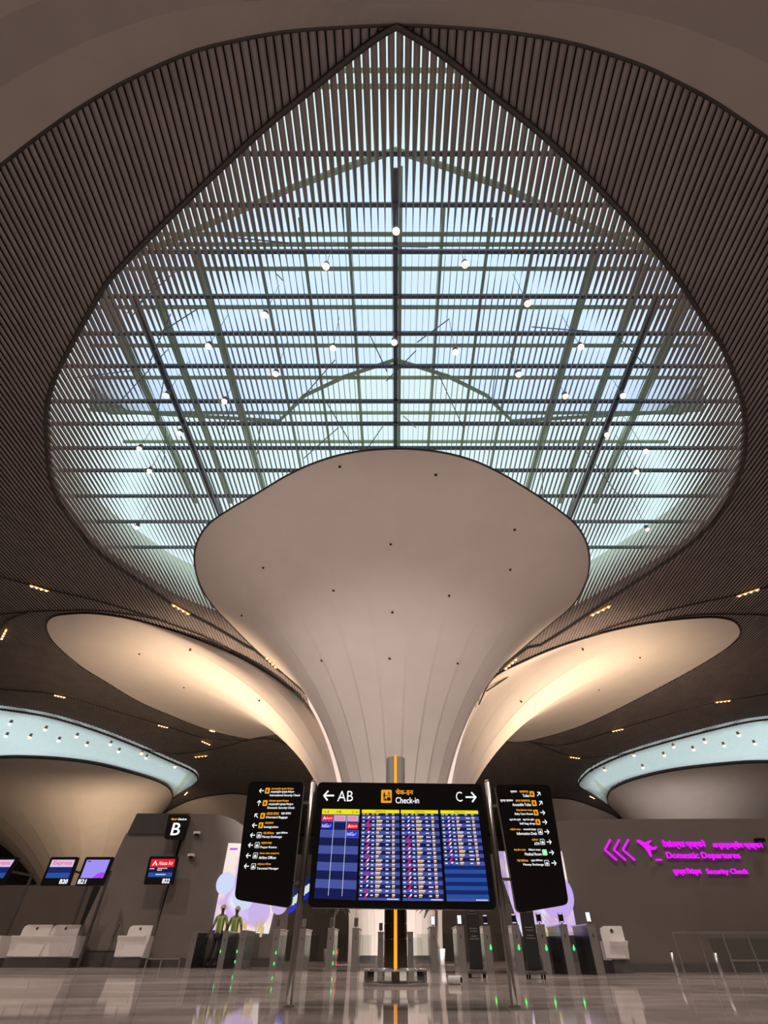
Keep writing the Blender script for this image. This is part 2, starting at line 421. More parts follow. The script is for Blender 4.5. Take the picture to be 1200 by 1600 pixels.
# ------------------------------------------------------------------ petal columns
NT, NS = 120, 56
def bez(B, C, R, s): return (1-s)**2*B+2*s*(1-s)*C+s*s*R
def petal_grid(rim, col, a0, a1, cf, zf, facets, nt=NT, ns=NS, flip=False, step=0.14):
    R = resample(rim, nt); cx, cy, r = col
    G = np.zeros((nt+1, ns+1, 3)); s = np.linspace(0, 1, ns+1)[:, None]
    def prof(t):
        k = t*nt; i = min(int(k), nt-1); Rt = R[i]*(1-(k-i))+R[i+1]*(k-i)
        a = math.radians(a0+(a1-a0)*t); B = np.array([cx+r*math.cos(a), cy+r*math.sin(a), 0.0])
        C = B+(Rt-B)*cf; C[2] = Rt[2]*zf
        return bez(B, C, Rt, s)
    for i in range(nt+1):
        t = i/nt; P = prof(t)
        if facets:
            k = t*facets; q = min(int(k), facets-1)
            Q = prof(q/facets)*(1-(k-q))+prof((q+1)/facets)*(k-q)
            rad = Q[:, :2]-np.array([cx, cy]); rad /= np.maximum(np.linalg.norm(rad, axis=1, keepdims=True), 1e-6)
            saw = (1-(k-q)) if (t < 0.5) == (not flip) else (k-q)
            Q = Q.copy(); Q[:, :2] += rad*saw*step*np.clip(s*3, 0.15, 1)
            wgt = np.clip(1.15-1.15*(s/0.86)**2.2, 0, 1)
            P = P*(1-wgt)+Q*wgt
        G[i] = P
    return G
def grid_obj(name, G, m, parent):
    a, b, _ = G.shape; idx = np.arange(a*b).reshape(a, b)
    fs = np.stack([idx[:-1, :-1], idx[1:, :-1], idx[1:, 1:], idx[:-1, 1:]], -1).reshape(-1, 4).tolist()
    return link(name, G.reshape(-1, 3), fs, m, parent)
def petal(parent, rim, col, a0, a1, cf=0.13, zf=0.74, facets=14, **k):
    G = petal_grid(rim, col, a0, a1, cf, zf, facets, **k); o = grid_obj('petal', G, M['plaster'], parent)
    vs, fs = tube(G[:, -1], 0.06); link('rim_trim', vs, fs, M['trim'], o)
    return G
c0 = COLS['c']
colm = empty('lotus_column', (c0[0], c0[1], 0), 'central white petal-shaped column flaring into the slatted ceiling behind the flight board', 'column', kind='thing')
Gc = petal(colm, cp, c0, -172, -8, cf=0.05, zf=0.80, facets=15)
c0w = (c0[0], c0[1], 2.66)
Gl = petal(colm, lp, c0w, -174, -262, cf=0.05, zf=0.86, facets=9)
Gr = petal(colm, rp, c0w, -6, 82, cf=0.05, zf=0.86, facets=9)
def ribbon(A, B, name, m, parent):
    n = len(A); return link(name, list(A)+list(B), [(i, i+1, n+i+1, n+i) for i in range(n-1)], m, parent)
ribbon(Gc[0], Gl[0], 'joint', M['plaster'], colm); ribbon(Gc[-1], Gr[0], 'joint', M['plaster'], colm)
def slit(A, sg):
    A = A[10:46]; n = len(A); w_ = np.clip(np.linspace(0, 9, n)[::-1], 0.25, 1)[:, None]
    inner = A+np.array([sg*.06, -.30, 0]); outer = A+np.array([sg*.06, -.30, 0])+w_*np.array([sg*.40, .05, .02])
    ribbon(inner, outer, 'light_slit', M['slit'], colm)
slit(Gc[6], -1); slit(Gc[-7], 1)
mb = MB(); mb.lathe([(c0[2]+.06, 0), (c0[2]+.06, .3), (c0[2], .31)], (c0[0], c0[1], 0), 40); mb.build('plinth', M['base'], colm)
def far_column(key, rim, label, a0, a1, slit=None, **k):
    c = COLS[key]; e = empty('lotus_column', (c[0], c[1], 0), label, 'column', 'lotus columns further down the hall', 'thing')
    G = petal(e, rim, c, a0, a1, **k)
    mb = MB(); mb.lathe([(c[2]-.05, 0), (c[2]-.05, 9.0)], (c[0], c[1], 0), 32); mb.build('trunk', M['plaster'], e)
    return e, G
el, GL = far_column('l', fl, 'far left white petal column under the pale slatted skylight, behind the check-in screens', -185, -20, cf=0.2, zf=0.72)
er, GR = far_column('r', fr, 'far right white petal column under the pale slatted skylight, above the magenta wall sign', 5, -160, cf=0.2, zf=0.72)
far_column('sl', sl, 'small distant petal column top showing beside the left direction sign', -170, -10, cf=0.2, zf=0.8)
far_column('sr', sr, 'small distant petal column top showing beside the right direction sign', -170, -10, cf=0.2, zf=0.8)
vs, fs = tube([at_Y(u, v, 93) for u, v in smooth_curve([(88,1294),(97,1306),(104,1320),(109,1340),(110,1352)], 4)], 0.22)
link('light_slit', vs, fs, M['slit'], el)

# ------------------------------------------------------------------ skylights
win = empty('window_1', (0, 15, ZC), kind='structure')
ZG = 25.0
GABLE = [(140,440),(200,405),(300,362),(460,292),(540,262),(618,235),(700,262),(780,290),(930,357),(1040,405),(1100,440)]
LENS = [(1100,640),(800,658),(760,618),(700,588),(618,562),(540,588),(476,618),(436,658),(140,640)]
GL_PX = GABLE+LENS
glp = xy([at_Z(u, v, ZG) for u, v in GL_PX])
roof = np.array([(-27, -3.5), (27, -3.5), (27, 40), (-27, 40)])
filled('frosted_roof', roof, [glp], ZG, M['frost'], win)
filled('pane', glp, [], ZG+0.02, M['glass'], win)
for q_ in (GABLE, LENS):
    vs, fs = tube([at_Z(u, v, ZG-.1) for u, v in q_], 0.13); link('glazing_frame', vs, fs, M['steel_lit'], win)
# well walls: follow the opening, then a wide box up to the roof
def well(poly, z0, z1, name, m, parent, grow=0.0):
    c = poly.mean(0); mb = MB(); n = len(poly)
    lo = [(p[0], p[1], z0) for p in poly]; hi = [(c[0]+(p[0]-c[0])*(1+grow), c[1]+(p[1]-c[1])*(1+grow), z1) for p in poly]
    mb.add(lo+hi, [(i, (i+1) % n, n+(i+1) % n, n+i) for i in range(n)]); return mb.build(name, m, parent)
well(poly_sky, ZB, ZG, 'well_wall', M['frost_wall'], win, 0.22)
def zbeam(px_y, z, w, h, m, name='beam', x0=-17, x1=17):
    p = at_Z(CX, px_y, z); mb = MB(); mb.box(((x0+x1)/2, p.y, z), (x1-x0, w, h)); return mb.build(name, m, win)
for yv, z, hw in ((240, 21.6, 8), (320, 21.6, 11), (393, 21.6, 14), (463, 21.6, 16), (521, 21.6, 17), (572, 21.6, 18), (627, 21.6, 18), (662, 21.6, 18), (700, 21.6, 18), (735, 21.6, 18), (775, 21.6, 18), (815, 21.6, 18), (855, 21.6, 18)):
    zbeam(yv, z, 0.15, 0.20, M['steel_dark'], 'beam', -hw-4, hw+4)
for yv, hw in ((110, 3), (135, 4), (366, 13), (420, 14), (382, 12), (480, 16), (540, 17), (590, 18), (645, 18), (690, 18)):
    zbeam(yv, 24.7, 0.16, 0.16, M['steel_lit'], 'mullion', -hw, hw)
def ybeam(x, y0, y1, z, w, m, name):
    mb = MB(); mb.box((x, (y0+y1)/2, z), (w, y1-y0, w)); return mb.build(name, m, win)
ybeam(0, 3.3, 17, 21.75, 0.22, M['steel_dark'], 'spine_beam'); ybeam(0.2, 3.3, 17, 22.1, 0.16, M['steel_lit'], 'spine_beam')
for x in (-15.0, -12.3, -9.6, -6.6, -4.4, -2.2, 2.2, 4.4, 6.6, 9.6, 12.3, 15.0):
    ybeam(x, 4.5+abs(x)*0.25, 24, 24.7, 0.14 if abs(x) < 9 else 0.30, M['steel_lit'], 'mullion')
for x in (-11.9, 11.9): ybeam(x, 8.0, 24.0, 21.8, 0.26, M['steel_dark'], 'spine_beam')
# tie rods and loose hangers above the slats
for i in range(34):
    x = random.uniform(-14, 14); y = random.uniform(5, 20); mb = MB()
    mb.bar((x, y, 21.6), (x+random.uniform(-1.6, 1.6), y+random.uniform(-1.4, 1.4), 18.75), 0.035)
    mb.build('hanger_rod', M['steel_dark'], win)
for P, nm, s in ((poly_fls, 'window_2', -1), (poly_frs, 'window_3', 1)):
    wn = empty(nm, (float(P[:, 0].mean()), float(P[:, 1].mean()), ZC), kind='structure')
    well(P, ZB, 24.5, 'well_wall', M['frost'], wn, 0.25)  # far well walls also translucent, for added brightness
    c = P.mean(0); Pg = c+(P-c)*1.26
    filled('frosted_roof', Pg, [], 24.5, M['frost'], wn)

# ------------------------------------------------------------------ lettering helpers
def hindi(s):
    out = []
    for ch in s:
        if ch == '\u093f':
            i = len(out)-1
            while i >= 2 and out[i-1] == '\u094d': i -= 2
            out.insert(max(i, 0), ch)
        else: out.append(ch)
    return ''.join(out)
_tc = {}
def text_mesh(s):
    if s in _tc: return _tc[s]
    c = bpy.data.curves.new('t', 'FONT'); c.body = hindi(s); c.resolution_u = 3
    o = bpy.data.objects.new('t', c); COL.objects.link(o); bpy.context.view_layer.update()
    me = bpy.data.meshes.new_from_object(o.evaluated_get(bpy.context.evaluated_depsgraph_get()))
    vs = [(v.co.x, v.co.y) for v in me.vertices]; fs = [tuple(p.vertices) for p in me.polygons]
    bpy.data.objects.remove(o); bpy.data.curves.remove(c); bpy.data.meshes.remove(me)
    x0 = min(v[0] for v in vs); x1 = max(v[0] for v in vs); y0 = min(v[1] for v in vs); y1 = max(v[1] for v in vs)
    _tc[s] = ([((x-x0)/(x1-x0), (y-y0)/(y1-y0)) for x, y in vs], fs); return _tc[s]
def frame_px(box, Y):
    """box = (x0,y0,x1,y1) in the picture -> origin, right, up of an upright rectangle standing at depth Y"""
    x0, y0, x1, y1 = box
    O = at_Y(x0, y1, Y); R = at_Y(x1, y1, Y)-O; U = Vector((0, 0, at_Y(x0, y0, Y).z-O.z)); return O, R, U
def mb_text(mb, s, fr, k=0, depth=0.0, bold=0.0):
    O, R, U = fr; vs, fs = text_mesh(s)
    P = [O+R*a+U*b for a, b in vs]
    mb.add(P, fs, k)
    if bold:
        for dx, dz in ((bold, 0), (0, bold), (-bold, 0)): mb.add([p+Vector((dx, -0.0002, dz)) for p in P], fs, k)
    if depth:
        n = len(P); cnt = {}
        for f in fs:
            for i in range(len(f)):
                e = (f[i], f[(i+1) % len(f)]); cnt[e] = 1
        edges = [e for e in cnt if (e[1], e[0]) not in cnt]
        mb.add(P+[p+Vector((0, depth, 0)) for p in P], [(a, b, b+n, a+n) for a, b in edges], k)
def rect(mb, fr, a0, b0, a1, b1, k=0, dy=0.0):
    O, R, U = fr; d = Vector((0, dy, 0))
    mb.quad(O+R*a0+U*b0+d, O+R*a1+U*b0+d, O+R*a1+U*b1+d, O+R*a0+U*b1+d, k)
def poly2(mb, fr, pts, k=0, dy=0.0):
    O, R, U = fr; d = Vector((0, dy, 0))
    mb.add([O+R*a+U*b+d for a, b in pts], [tuple(range(len(pts)))], k)
def stroke(mb, fr, a, b, w, k=0, dy=0.0):
    O, R, U = fr; A, B = O+R*a[0]+U*a[1], O+R*b[0]+U*b[1]; d = (B-A).normalized(); n = Vector((-d.z, 0, d.x))*w/2; e = d*w*0.35
    mb.quad(A-n-e+Vector((0, dy, 0)), B-n+e+Vector((0, dy, 0)), B+n+e+Vector((0, dy, 0)), A+n-e+Vector((0, dy, 0)), k)
def arrow(mb, cx, cy, s, ang, Y, w, k=0):
    """arrow about s pixels long, pointing ang degrees (0 = right, 90 = up)"""
    c = at_Y(cx, cy, Y); h = (at_Y(cx+s/2, cy, Y)-c).length
    fr = (c, Vector((h, 0, 0)), Vector((0, 0, h)))
    t = math.radians(ang); r = lambda x, y: (x*math.cos(t)-y*math.sin(t), x*math.sin(t)+y*math.cos(t))
    stroke(mb, fr, r(-1, 0), r(.92, 0), w, k); stroke(mb, fr, r(.25, .8), r(1, 0), w, k); stroke(mb, fr, r(.25, -.8), r(1, 0), w, k)
def rounded(corners, r, n=5):
    out = []; N = len(corners)
    for i in range(N):
        p = Vector(corners[i]); a = (Vector(corners[i-1])-p).normalized(); b = (Vector(corners[(i+1) % N])-p).normalized()
        for k in range(n+1):
            t = k/n; out.append(p+a*r*(1-t)**2+b*r*t**2)
    return out

# ------------------------------------------------------------------ flight board with its posts
YB = 7.5; YF = YB-0.004
board = empty('flight_board', (0.08, YB, 0), 'wide black check-in board with four lit flight screens on two steel posts', 'sign')
cor = [at_Y(u, v, YB) for u, v in ((497,1222),(752,1225),(776.5,1422),(481,1418))]
mb = MB(); mb.prism(rounded(cor, 0.07), (0, 0.16, 0)); mb.build('board_panel', M['black'], board)
for (ub, vb, ut, vt) in ((448,1574,490,1221),(811,1582,758,1221)):
    b = at_Y(ub, vb, YB); t = at_Y(ut, vt, YB); x = (b.x+t.x)/2
    mb = MB(); mb.cyl((x, YB+.05, 0), (x, YB+.05, t.z), 0.040, n=20); mb.cyl((x, YB+.05, t.z), (x, YB+.05, t.z+.025), 0.030, n=16)
    p = mb.build('post', M['post'], board, True)
    mb = MB(); mb.cyl((x, YB+.05, 0), (x, YB+.05, .02), 0.075, n=20); mb.build('foot', M['stainless'], p)
# glass sheets bridging the boards
for x0, x1 in ((457, 497), (756, 800)):
    a = at_Y(x0+5, 1234, YB+.13); c = at_Y(x1-3, 1412, YB+.13); mb = MB()
    mb.box(((a.x+c.x)/2, YB+.13, (a.z+c.z)/2), (abs(c.x-a.x), 0.012, abs(a.z-c.z))); mb.build('glass_sheet', M['pane'], board)
C2 = lambda x, y: (480+x/4, 1210+y/4)
def cbox(x0, y0, x1, y1): a = C2(x0, y0); b = C2(x1, y1); return (a[0], a[1], b[0], b[1])
for x_, y_, a_ in ((135, 132, 180), (1023, 142, 0)):
    px = C2(x_, y_); mb = MB(); arrow(mb, px[0], px[1], 15, a_, YF, .022); mb.build('arrow', M['t_white'], board)
for s_, b_, bo_ in (('AB', (187,103,285,168), 0), ('C', (932,108,972,170), 0), ('Check-in', (553,143,699,181), .0015)):
    mb = MB(); mb_text(mb, s_, frame_px(cbox(*b_), YF), bold=bo_); mb.build('lettering', M['t_white'], board)
mb = MB(); mb_text(mb, 'चेक-इन', frame_px(cbox(553,90,662,130), YF), bold=.002); mb.build('lettering', M['t_orange'], board)
fr = frame_px(cbox(461,96,528,178), YF); mb = MB(); poly2(mb, fr, [(.06,0),(.94,0),(1,.06),(1,.94),(.94,1),(.06,1),(0,.94),(0,.06)])
pic = mb.build('pictogram', M['t_orange'], board)
mb = MB()
def figure(mb, fr, x, y, h, dy=-.002):
    poly2(mb, fr, [(x+.07*h*math.cos(t), y+.90*h+.075*h*math.sin(t)) for t in [i*math.pi/4 for i in range(8)]], 0, dy)
    rect(mb, fr, x-.12*h, y+.42*h, x+.12*h, y+.80*h, 0, dy); rect(mb, fr, x-.10*h, y, x-.01*h, y+.44*h, 0, dy); rect(mb, fr, x+.02*h, y, x+.11*h, y+.44*h, 0, dy)
figure(mb, fr, .30, .16, .70); rect(mb, fr, .55, .16, .90, .42, 0, -.002); figure(mb, fr, .74, .44, .46); rect(mb, fr, .38, .16, .52, .32, 0, -.002); rect(mb, fr, .40, .52, .62, .58, 0, -.002)
mb.build('figures', M['t_black'], pic)
# screens: a unit square mapped on the four corners
def screen_frame(q):
    P = [at_Y(*C2(*p), YF-.002) for p in q]  # TL TR BR BL
    return P
def sp(P, s, t, dy=0):  # s right, t down
    a = P[0].lerp(P[1], s); b = P[3].lerp(P[2], s); r = a.lerp(b, t); return r+Vector((0, dy, 0))
def srect(mb, P, s0, t0, s1, t1, k=0, dy=0.0): mb.quad(sp(P, s0, t1, dy), sp(P, s1, t1, dy), sp(P, s1, t0, dy), sp(P, s0, t0, dy), k)
def stext(mb, P, txt, s0, t0, s1, t1, k=0, dy=-.003):
    O = sp(P, s0, t1, dy); R = sp(P, s1, t1, dy)-O; U = sp(P, s0, t0, dy)-O
    mb_text(mb, txt, (O, R, U), k)
S1 = screen_frame([(95,215),(328,218),(304,787),(42,775)])
mb = MB()
srect(mb, S1, 0, 0, 1, .065, 0)
for i in range(10):
    t0 = .068+i*.0915; srect(mb, S1, 0, t0, 1, t0+.0915, 1+i % 2)
srect(mb, S1, 0, .983, 1, 1, 2)
scr = mb.build('screen', [M['s_yellow'], M['s_row'], M['s_row2']], board)
setp(scr, 'airline counter screen with columns A, B and C')
mb = MB(); 
for ch, s in (('A', .135), ('B', .46), ('C', .80)): stext(mb, S1, ch, s, .018, s+.055, .052)
for s in (.05, .38, .90): srect(mb, S1, s, .031, s+.06, .039, 0, -.003)
mb.build('lettering', M['t_black'], scr)
mb = MB()
for s in (.335, .665): srect(mb, S1, s-.004, .068, s+.004, .965, 0, -.002)
mb.build('divider', M['t_white'], scr)
def logo(s0, row, kind):
    t0 = .068+row*.0915+.010; t1 = t0+.068; mb = MB(); srect(mb, S1, s0+.02, t0, s0+.30, t1, 0, -.003)
    if kind == 'a':
        o = mb.build('airline_logo', M['s_red'], scr); mb = MB(); stext(mb, S1, 'Akasa Air', s0+.125, t0+.02, s0+.285, t1-.02, 0, -.005)
        poly = [sp(S1, s0+.04, t1-.015, -.005), sp(S1, s0+.06, t1-.015, -.005), sp(S1, s0+.08, t0+.03, -.005), sp(S1, s0+.10, t1-.015, -.005), sp(S1, s0+.12, t1-.015, -.005), sp(S1, s0+.08, t0+.012, -.005)]
        mb.add(poly, [(0, 1, 2, 5), (2, 3, 4, 5)]); mb.build('lettering', M['t_white'], o)
    elif kind == 'i':
        o = mb.build('airline_logo', M['s_royal'], scr); mb = MB(); stext(mb, S1, 'IndiGo', s0+.03, t0+.012, s0+.22, t1-.012, 0, -.005)
        for i in range(3): srect(mb, S1, s0+.235+i*.012, t0+.042-i*.012, s0+.247+i*.012, t0+.05-i*.012, 0, -.005)
        mb.build('lettering', M['t_white'], o)
    else:
        o = mb.build('airline_logo', M['s_pale'], scr); mb = MB()
        for r in range(3):
            for i in range(7): srect(mb, S1, s0+.04+i*.034, t0+.012+r*.017, s0+.066+i*.034, t0+.022+r*.017, 0, -.005)
        mb.build('lettering', M['s_pink'], o)
logo(0, 0, 'a'); logo(.335, 0, 'x'); logo(.67, 0, 'x'); logo(0, 1, 'i'); logo(.67, 1, 'a'); logo(.67, 2, 'i')
TAILS = ['wpppbwwprrprrbprbbpr', 'bbwbbppprrrprprrrpbr', 'bbwbbbrwbrbpb']
def flights(q, tails, n, label):
    P = screen_frame(q); mb = MB(); srect(mb, P, 0, 0, 1, .042, 0); srect(mb, P, 0, .042, 1, .075, 2)
    rh = (.975-.075)/n
    for i in range(n):
        m_ = 1+i % 2
        if i >= len(tails): m_ = 5-m_
        srect(mb, P, 0, .075+i*rh, 1, .075+(i+1)*rh, m_)
    srect(mb, P, 0, .975, 1, 1, 1)
    o = mb.build('screen', [M['s_yellow'], M['s_row'], M['s_row2'], M['s_dblue'], M['s_blue']], board); setp(o, label)
    mb = MB(); stext(mb, P, 'Departures', .37, .010, .64, .034); mb.build('heading', M['t_black'], o)
    cur = [MB()]
    class K:
        def __init__(s, k): s.k = k
        def add(s, v, f, k=0): cur[0].add(v, f, s.k)
        def quad(s, a, b, c, d, k=0): cur[0].quad(a, b, c, d, s.k)
    w_, og, r_, b_ = K(0), K(1), K(2), K(3); RM = [M['t_white'], M['t_orange'], M['s_pink'], M['s_royal']]
    for s in (.02, .12, .27, .38, .63, .80):
        srect(w_, P, s, .048, s+.07, .053, 0, -.003); srect(og, P, s, .060, s+.07, .066, 0, -.003)
    cur[0].build('column_headings', RM, o)
    for i, c in enumerate(tails):
        cur[0] = MB()
        t0 = .075+i*rh; a, b = t0+rh*.08, t0+rh*.95
        def tail(mb, f0, f1):
            mb.add([sp(P, .125+.075*(1-f0), a+(b-a)*f0, -.004), sp(P, .185+.05*(1-f0), a+(b-a)*f0, -.004), sp(P, .185+.05*(1-f1), a+(b-a)*f1, -.004), sp(P, .125+.075*(1-f1), a+(b-a)*f1, -.004)], [(0, 3, 2, 1)])
        if c == 'p': tail(r_, 0, 1)
        elif c == 'r': tail(w_, 0, .55); tail(r_, .55, 1)
        elif c == 'w': tail(w_, 0, .7); tail(r_, .7, 1)
        else: tail(w_, 0, .5); tail(b_, .5, 1)
        random.seed(i*31+len(tails))
        m0, m1 = t0+rh*.30, t0+rh*.62
        def dashes(mb, s, e, a, b):
            x = s
            while x < e-.006:
                wd = random.uniform(.012, .026); srect(mb, P, x, a, min(x+wd, e), b, 0, -.003); x += wd+.006
        dashes(w_, .03, .085, m0, m1); dashes(w_, .285, .345, m0, m1)
        L = random.uniform(.07, .17); dashes(w_, .40, .40+L, t0+rh*.14, t0+rh*.48); dashes(og, .40, .40+L*.8, t0+rh*.56, t0+rh*.86)
        dashes(w_, .65, .65+random.choice((.07, .11)), m0, m1)
        dashes(w_, .81, .88, t0+rh*.14, t0+rh*.48); dashes(og, .81, .87, t0+rh*.56, t0+rh*.86)
        cur[0].build('flight_row', RM, o)
    cur[0] = MB()
    for i in range(7): srect(w_, P, .69+i*.04, .981, .72+i*.04, .991, 0, -.003)
    cur[0].build('date_line', RM, o)
flights([(342,220),(575,222),(580,790),(320,785)], TAILS[0], 20, 'departures list with red and white tail icons')
flights([(585,222),(817,224),(855,793),(597,790)], TAILS[1], 20, 'departures list in the middle of the board')
flights([(832,224),(1067,226),(1140,795),(873,793)], TAILS[2], 21, 'departures list whose lower rows are empty')

# ------------------------------------------------------------------ direction signs
def dir_sign(label, corners, side, entries, off):
    Y = YB; c3 = [at_Y(u, v, Y) for u, v in corners]
    e = empty('direction_sign', ((c3[2].x+c3[3].x)/2, Y, min(c.z for c in c3)), label, 'sign')
    mb = MB(); mb.prism(rounded(c3, .07), (0, .10, 0)); mb.build('sign_panel', M['black'], e)
    # bracket arms back to the post
    zt, zb = c3[0].z-.25, c3[2].z+.25; inner = max(c.x for c in c3) if side < 0 else min(c.x for c in c3)
    px_ = -1.205 if side < 0 else 1.342
    mb = MB()
    for z in (zt, zb): mb.bar((inner+side*.06, Y+.06, z), (px_+side*.045, Y+.06, z), .03)
    mb.build('bracket', M['stainless'], e)
    P = lambda x, y: (off[0]+x/7.27, off[1]+y/7.27)
    def bx(x0, y0, x1, y1): a = P(x0, y0); b = P(x1, y1); return frame_px((a[0], a[1], b[0], b[1]), YF)
    for (ax, ay, ang, ix, iy, kind, texts) in entries:
        p = P(ax, ay); A = MB(); arrow(A, p[0], p[1], 6.6, ang, YF, .0105); A.build('arrow', M['t_white'], e)
        fr = bx(ix-26, iy-33, ix+26, iy+33); m = MB(); poly2(m, fr, [(.1,0),(.9,0),(1,.1),(1,.9),(.9,1),(.1,1),(0,.9),(0,.1)])
        mk = {'o': 't_orange', 'w': 't_white', 'g': 't_white'}[kind]
        ic = m.build('pictogram', M[mk], e); m = MB()
        if kind == 'o':
            rect(m, fr, .34, .25, .66, .62, 0, -.002); poly2(m, fr, [(.5+.1*math.cos(t), .74+.09*math.sin(t)) for t in [i*math.pi/4 for i in range(8)]], 0, -.002); rect(m, fr, .22, .40, .30, .75, 0, -.002)
            m.build('symbol', M['t_black'], ic)
        else:
            poly2(m, fr, [(.12,.09),(.88,.09),(.91,.12),(.91,.88),(.88,.91),(.12,.91),(.09,.88),(.09,.12)], 0, -.002)
            q = m.build('inner', M['black'] if kind == 'w' else M['green'], ic); m = MB()
            if kind == 'g': rect(m, fr, .43, .25, .57, .75, 0, -.004); rect(m, fr, .27, .43, .73, .57, 0, -.004)
            else: rect(m, fr, .2, .22, .8, .42, 0, -.004); poly2(m, fr, [(.3,.42),(.62,.42),(.72,.7),(.5,.62),(.38,.72)], 0, -.004)
            m.build('symbol', M['t_white'], ic)
        for (x0, x1, yc, h, col, s) in texts:
            T = MB(); mb_text(T, s, bx(x0, yc-h/2, x1, yc+h/2), bold=.0009); T.build('lettering', M['t_orange' if col == 'o' else 't_white'], e)
    return e
LE = [
 (355,185,180,415,185,'o',[(460,715,165,30,'o','आंतरराष्ट्रीय सुरक्षा नियंत्रण'),(455,722,200,30,'w','अन्तर्राष्ट्रीय सुरक्षा नियंत्रण'),(445,790,240,32,'w','International Security Check')]),
 (325,325,90,388,325,'o',[(436,660,302,30,'o','देशांतर्गत सुरक्षा नियंत्रण'),(430,710,340,30,'w','अन्तर्राज्यीय सुरक्षा नियंत्रण'),(418,727,382,32,'w','Domestic Security Check')]),
 (295,470,135,360,470,'o',[(408,548,447,28,'o','अवजड सामान'),(575,685,447,28,'w','बड़ा सामान'),(400,647,490,32,'w','Oversized Baggage')]),
 (275,578,180,340,578,'o',[(390,487,556,28,'o','आप्रवासन'),(378,540,600,32,'w','Immigration')]),
 (253,690,180,320,690,'w',[(372,493,666,28,'o','पैसे विनिमय'),(520,648,666,28,'w','मुद्रा विनिमय'),(358,580,712,32,'w','Money Exchange')]),
 (230,803,180,298,803,'w',[(348,466,783,28,'o','प्रार्थना कक्ष'),(337,523,830,32,'w','Prayer Rooms')]),
 (205,922,180,277,922,'w',[(330,553,899,28,'o','विमान सेवा कार्यालय'),(320,516,945,32,'w','Airline Offices')]),
 (183,1042,180,255,1045,'w',[(305,458,1021,28,'o','टर्मिनल मैनेजर'),(297,545,1072,32,'w','Terminal Manager')])]
dir_sign('black direction sign left of the flight board listing security, immigration and money exchange', [(389,1221),(475,1222),(454,1419),(366,1405)], -1, LE, (360, 1210))
RE = [
 (557,187,45,488,187,'o',[(240,313,163,28,'w','प्रसाधन'),(342,442,163,28,'o','स्वच्छतागृह'),(378,453,205,32,'w','Toilet')]),
 (580,290,45,512,290,'o',[(125,268,264,28,'w','सुगम्य प्रसाधन'),(298,462,266,28,'o','सुगम्य स्वच्छतागृह'),(262,473,307,32,'w','Accessible Toilet')]),
 (602,397,0,532,397,'o',[(306,486,371,28,'o','शिशु देखभाल कक्ष'),(290,496,415,32,'w','Baby Care Room')]),
 (625,505,0,555,505,'o',[(228,356,479,28,'w','स्वयं बैग ड्रॉप'),(380,509,479,28,'w','स्वयं बैग ड्रॉप'),(345,520,525,32,'w','Self bag drop')]),
 (650,615,0,582,615,'w',[(235,355,590,28,'o','माहिती कक्ष'),(385,531,590,28,'w','जानकारी डेस्क'),(313,541,635,32,'w','Information Desk')]),
 (675,730,0,607,730,'w',[(482,554,706,28,'o','एटीएम'),(510,568,751,32,'w','ATM')]),
 (702,850,0,632,850,'g',[(280,413,822,28,'o','वैद्यकीय कक्ष'),(444,581,822,28,'w','मेडिकल कक्ष'),(404,593,869,32,'w','Medical Room')]),
 (730,970,0,657,970,'w',[(315,442,942,28,'o','पैसे विनिमय'),(473,606,942,28,'w','मुद्रा विनिमय'),(386,618,991,32,'w','Money Exchange')])]
dir_sign('black direction sign right of the flight board listing toilets, ATM and medical room', [(773.5,1226),(859,1226),(889,1413),(808,1427)], 1, RE, (765, 1215))

# ------------------------------------------------------------------ light pylon in its glass ring
YP = 12.2
pyl = empty('light_pylon', (0, YP, 0), 'tall steel pylon with an amber light line rising behind the flight board', 'pylon')
ztop = at_Y(618, 1182, YP-.2).z; rP = .225
mb = MB(); mb.lathe([(rP, 1.06), (rP, ztop), (0, ztop)], (0, YP, 0), 40); mb.build('steel_shaft', M['pylon'], pyl, True)
mb = MB(); mb.lathe([(rP*.35, .02), (rP*.35, .22), (rP, .23), (rP, .62), (rP*.975, .625), (rP*.975, .645), (rP, .65), (rP, .84), (rP*.975, .845), (rP*.975, .865), (rP, .87), (rP, 1.05)], (0, YP, 0), 40); mb.build('polished_drum', M['pylon_low'], pyl)
mb = MB(); mb.box((0, YP-rP-.005, (ztop+.24)/2), (.062, .03, ztop-.20)); mb.build('amber_light', M['amber'], pyl)
mb = MB(); mb.lathe([(.32, 0), (.32, .04), (0, .05)], (0, YP, 0), 32); mb.build('foot', M['black_matte'], pyl)
ring = empty('glass_ring_barrier', (0, YP, 0), 'low round glass barrier with chrome rims around the pylon foot', 'barrier')
mb = MB(); mb.lathe([(.61, 0), (.61, .035), (.57, .04), (.57, 0)], (0, YP, 0), 48); mb.build('curb', M['stainless'], ring)
mb = MB(); mb.lathe([(.59, .04), (.59, .20)], (0, YP, 0), 48); mb.build('glass_wall', M['pane'], ring, True)
vs, fs = tube([(0.59*math.cos(t), YP+.59*math.sin(t), .205) for t in np.linspace(0, 2*math.pi, 48, endpoint=False)], .014, 8, True); link('top_rim', vs, fs, M['chrome'], ring, True)
for k in range(8):
    t = 2*math.pi*(k+.5)/8; mb = MB(); mb.cyl((.59*math.cos(t), YP+.59*math.sin(t), .04), (.59*math.cos(t), YP+.59*math.sin(t), .20), .010, n=8); mb.build('clip_post', M['chrome'], ring)

